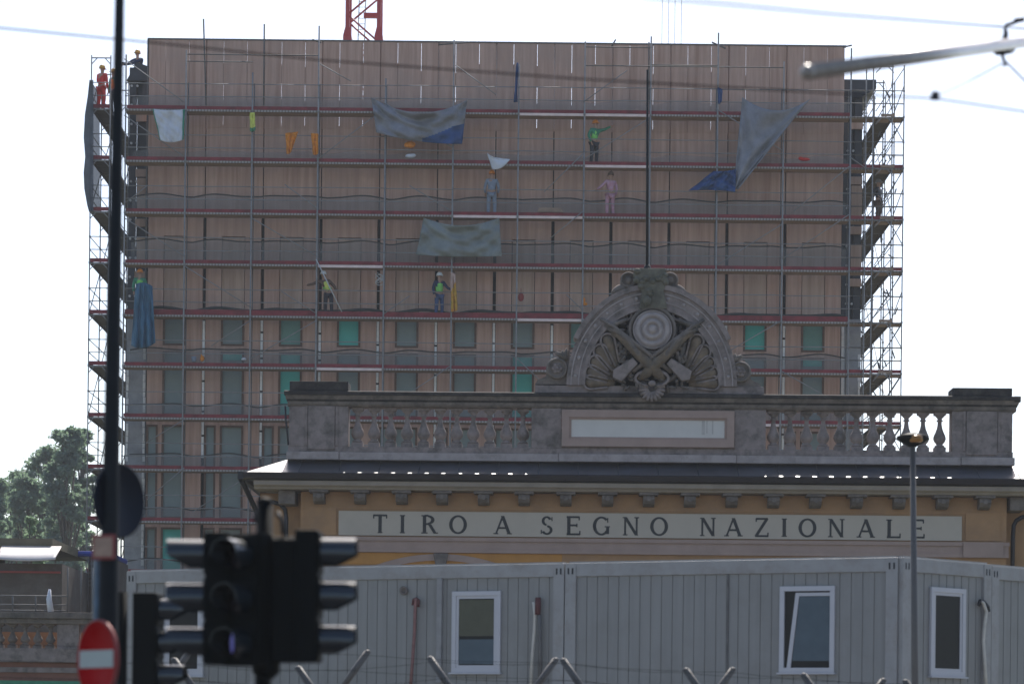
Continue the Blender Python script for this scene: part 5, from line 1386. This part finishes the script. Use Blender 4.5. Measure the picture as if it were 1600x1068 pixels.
# steel guard rail on top
M['rail_dull'] = mat('rail_dull', (.12,.12,.12), .7)
gr = empty("guard_railing", (wx(60), YW + .1, 0), "thin steel guard railing standing above the stone coping at lower left", "railing")
m = MB()
for px in (18, 54, 104, 125, 143): m.tube((wx(px), YW + .15, wz(956)), (wx(px), YW + .15, wz(930 if px < 100 else 885)), .022, 5)
for py in (930, 944, 953): m.tube((wx(-60), YW + .15, wz(py)), (wx(104), YW + .15, wz(py)), .018, 5)
at(gr, "rail", m, M['rail_dull'])
m = MB(); m.path([Vector((wx(78), YW - .05, wz(920))), Vector((wx(77), YW - .06, wz(935))), Vector((wx(80), YW - .05, wz(955)))], .04, 6, [.03, .07, .08]); tag(m.build("rag", M['white_cloth']), "pale rag tied to the guard railing at lower left", "rag")
YH = 82.0
hx = lambda px: P(px, 880, YH).x
hz = lambda py: P(60, py, YH).z
sh = empty("site_shed", (hx(40), YH, 0), "dark grey site shed with white awning left of the tower", "shed")
m = MB(); m.box(hx(-60), hx(97), YH, YH + 6, 0, hz(880)); at(sh, "wall", m, M['shed_wall'])
m = MB(); m.box(hx(-60), hx(80), YH + .2, YH + 7, hz(853), hz(840)); m.box(hx(-60), hx(-50), YH + 1, YH + 6, hz(880), hz(856)); at(sh, "roof", m, M['shed'])
m = MB(); vs = []; N = 20
for i in range(N+1):
    t = i/N; x = hx(2) + (hx(95) - hx(2))*t; sg_ = .05*math.sin(t*math.pi*1.0)
    vs += [(x, YH + .1, hz(853)), (x, YH - .95, hz(874) - sg_*.8), (x, YH - .98, hz(877) - sg_)]
m.add(vs, [(3*i+q, 3*i+3+q, 3*i+4+q, 3*i+1+q) for i in range(N) for q in (0, 1)], True)
o = at(sh, "awning", m, M['awning']); o.modifiers.new("thickness", 'SOLIDIFY').thickness = .02
m = MB(); m.box(hx(0), hx(95), YH - .1, YH - .005, hz(895), hz(892)); at(sh, "band", m, M['plate_border'])
# blue sheeted store and clutter
bs = empty("sheeted_store", (hx(105), YH + 6, 0), "stack of site material under a blue sheet beside the tower foot", "store")
m = MB(); m.box(hx(75), hx(134), YH + 5, YH + 9, hz(852), hz(842)); at(bs, "blue_sheet", m, M['blue_sheet'], .1)
m = MB(); m.box(hx(98), hx(134), YH + 5.1, YH + 9, 0, hz(852) - .01); at(bs, "stack", m, M['shed_wall'])
for k in range(7):
    m = MB(); z = hz(900 - k*7); m.box(hx(98), hx(134), YH + 4.9, YH + 5.09, z, z + .06); m.tube((hx(99 + k*5), YH + 4.8, hz(950)), (hx(99 + k*5), YH + 4.8, hz(852)), .02, 5); at(bs, "shelf", m, M['galv_dark'])
# house and foliage glimpsed right
m = MB(); q = P(1600, 845, 75); m.box(q.x - .05, q.x + 4, 75, 80, 0, P(1600, 805, 75).z); tag(m.build("neighbour_house", M['teal_house']), "pale teal building glimpsed behind the pavilion's right downpipe", "building")
q = P(1592, 745, 90); hr = empty("distant_house", (q.x + 3, 93, 0), "tiled roof of a far house just above the eaves at the right edge", "building")
m = MB(); m.box(q.x, q.x + 7, 91, 96, 0, P(1592, 752, 90).z); at(hr, "wall", m, M['cornice'])
m = MB(); zq = P(1592, 752, 90).z; m.profx([(90.5, zq), (93.5, zq + .45), (96.5, zq)], q.x - .3, q.x + 7.3); at(hr, "roof", m, M['tile'])

# ------------------------------------------------------------------ haze
m = MB(); m.box(-60, 60, -20, 230, -1.0, 62)
hm = bpy.data.materials.new("haze"); hm.use_nodes = True; n = hm.node_tree
n.nodes.remove(n.nodes["Principled BSDF"]); pv = n.nodes.new("ShaderNodeVolumePrincipled")
pv.inputs["Color"].default_value = (.90, .95, 1, 1); pv.inputs["Density"].default_value = .0004
n.links.new(pv.outputs[0], n.nodes["Material Output"].inputs["Volume"])
hb = m.build("haze", hm); tag(hb, kind='stuff')
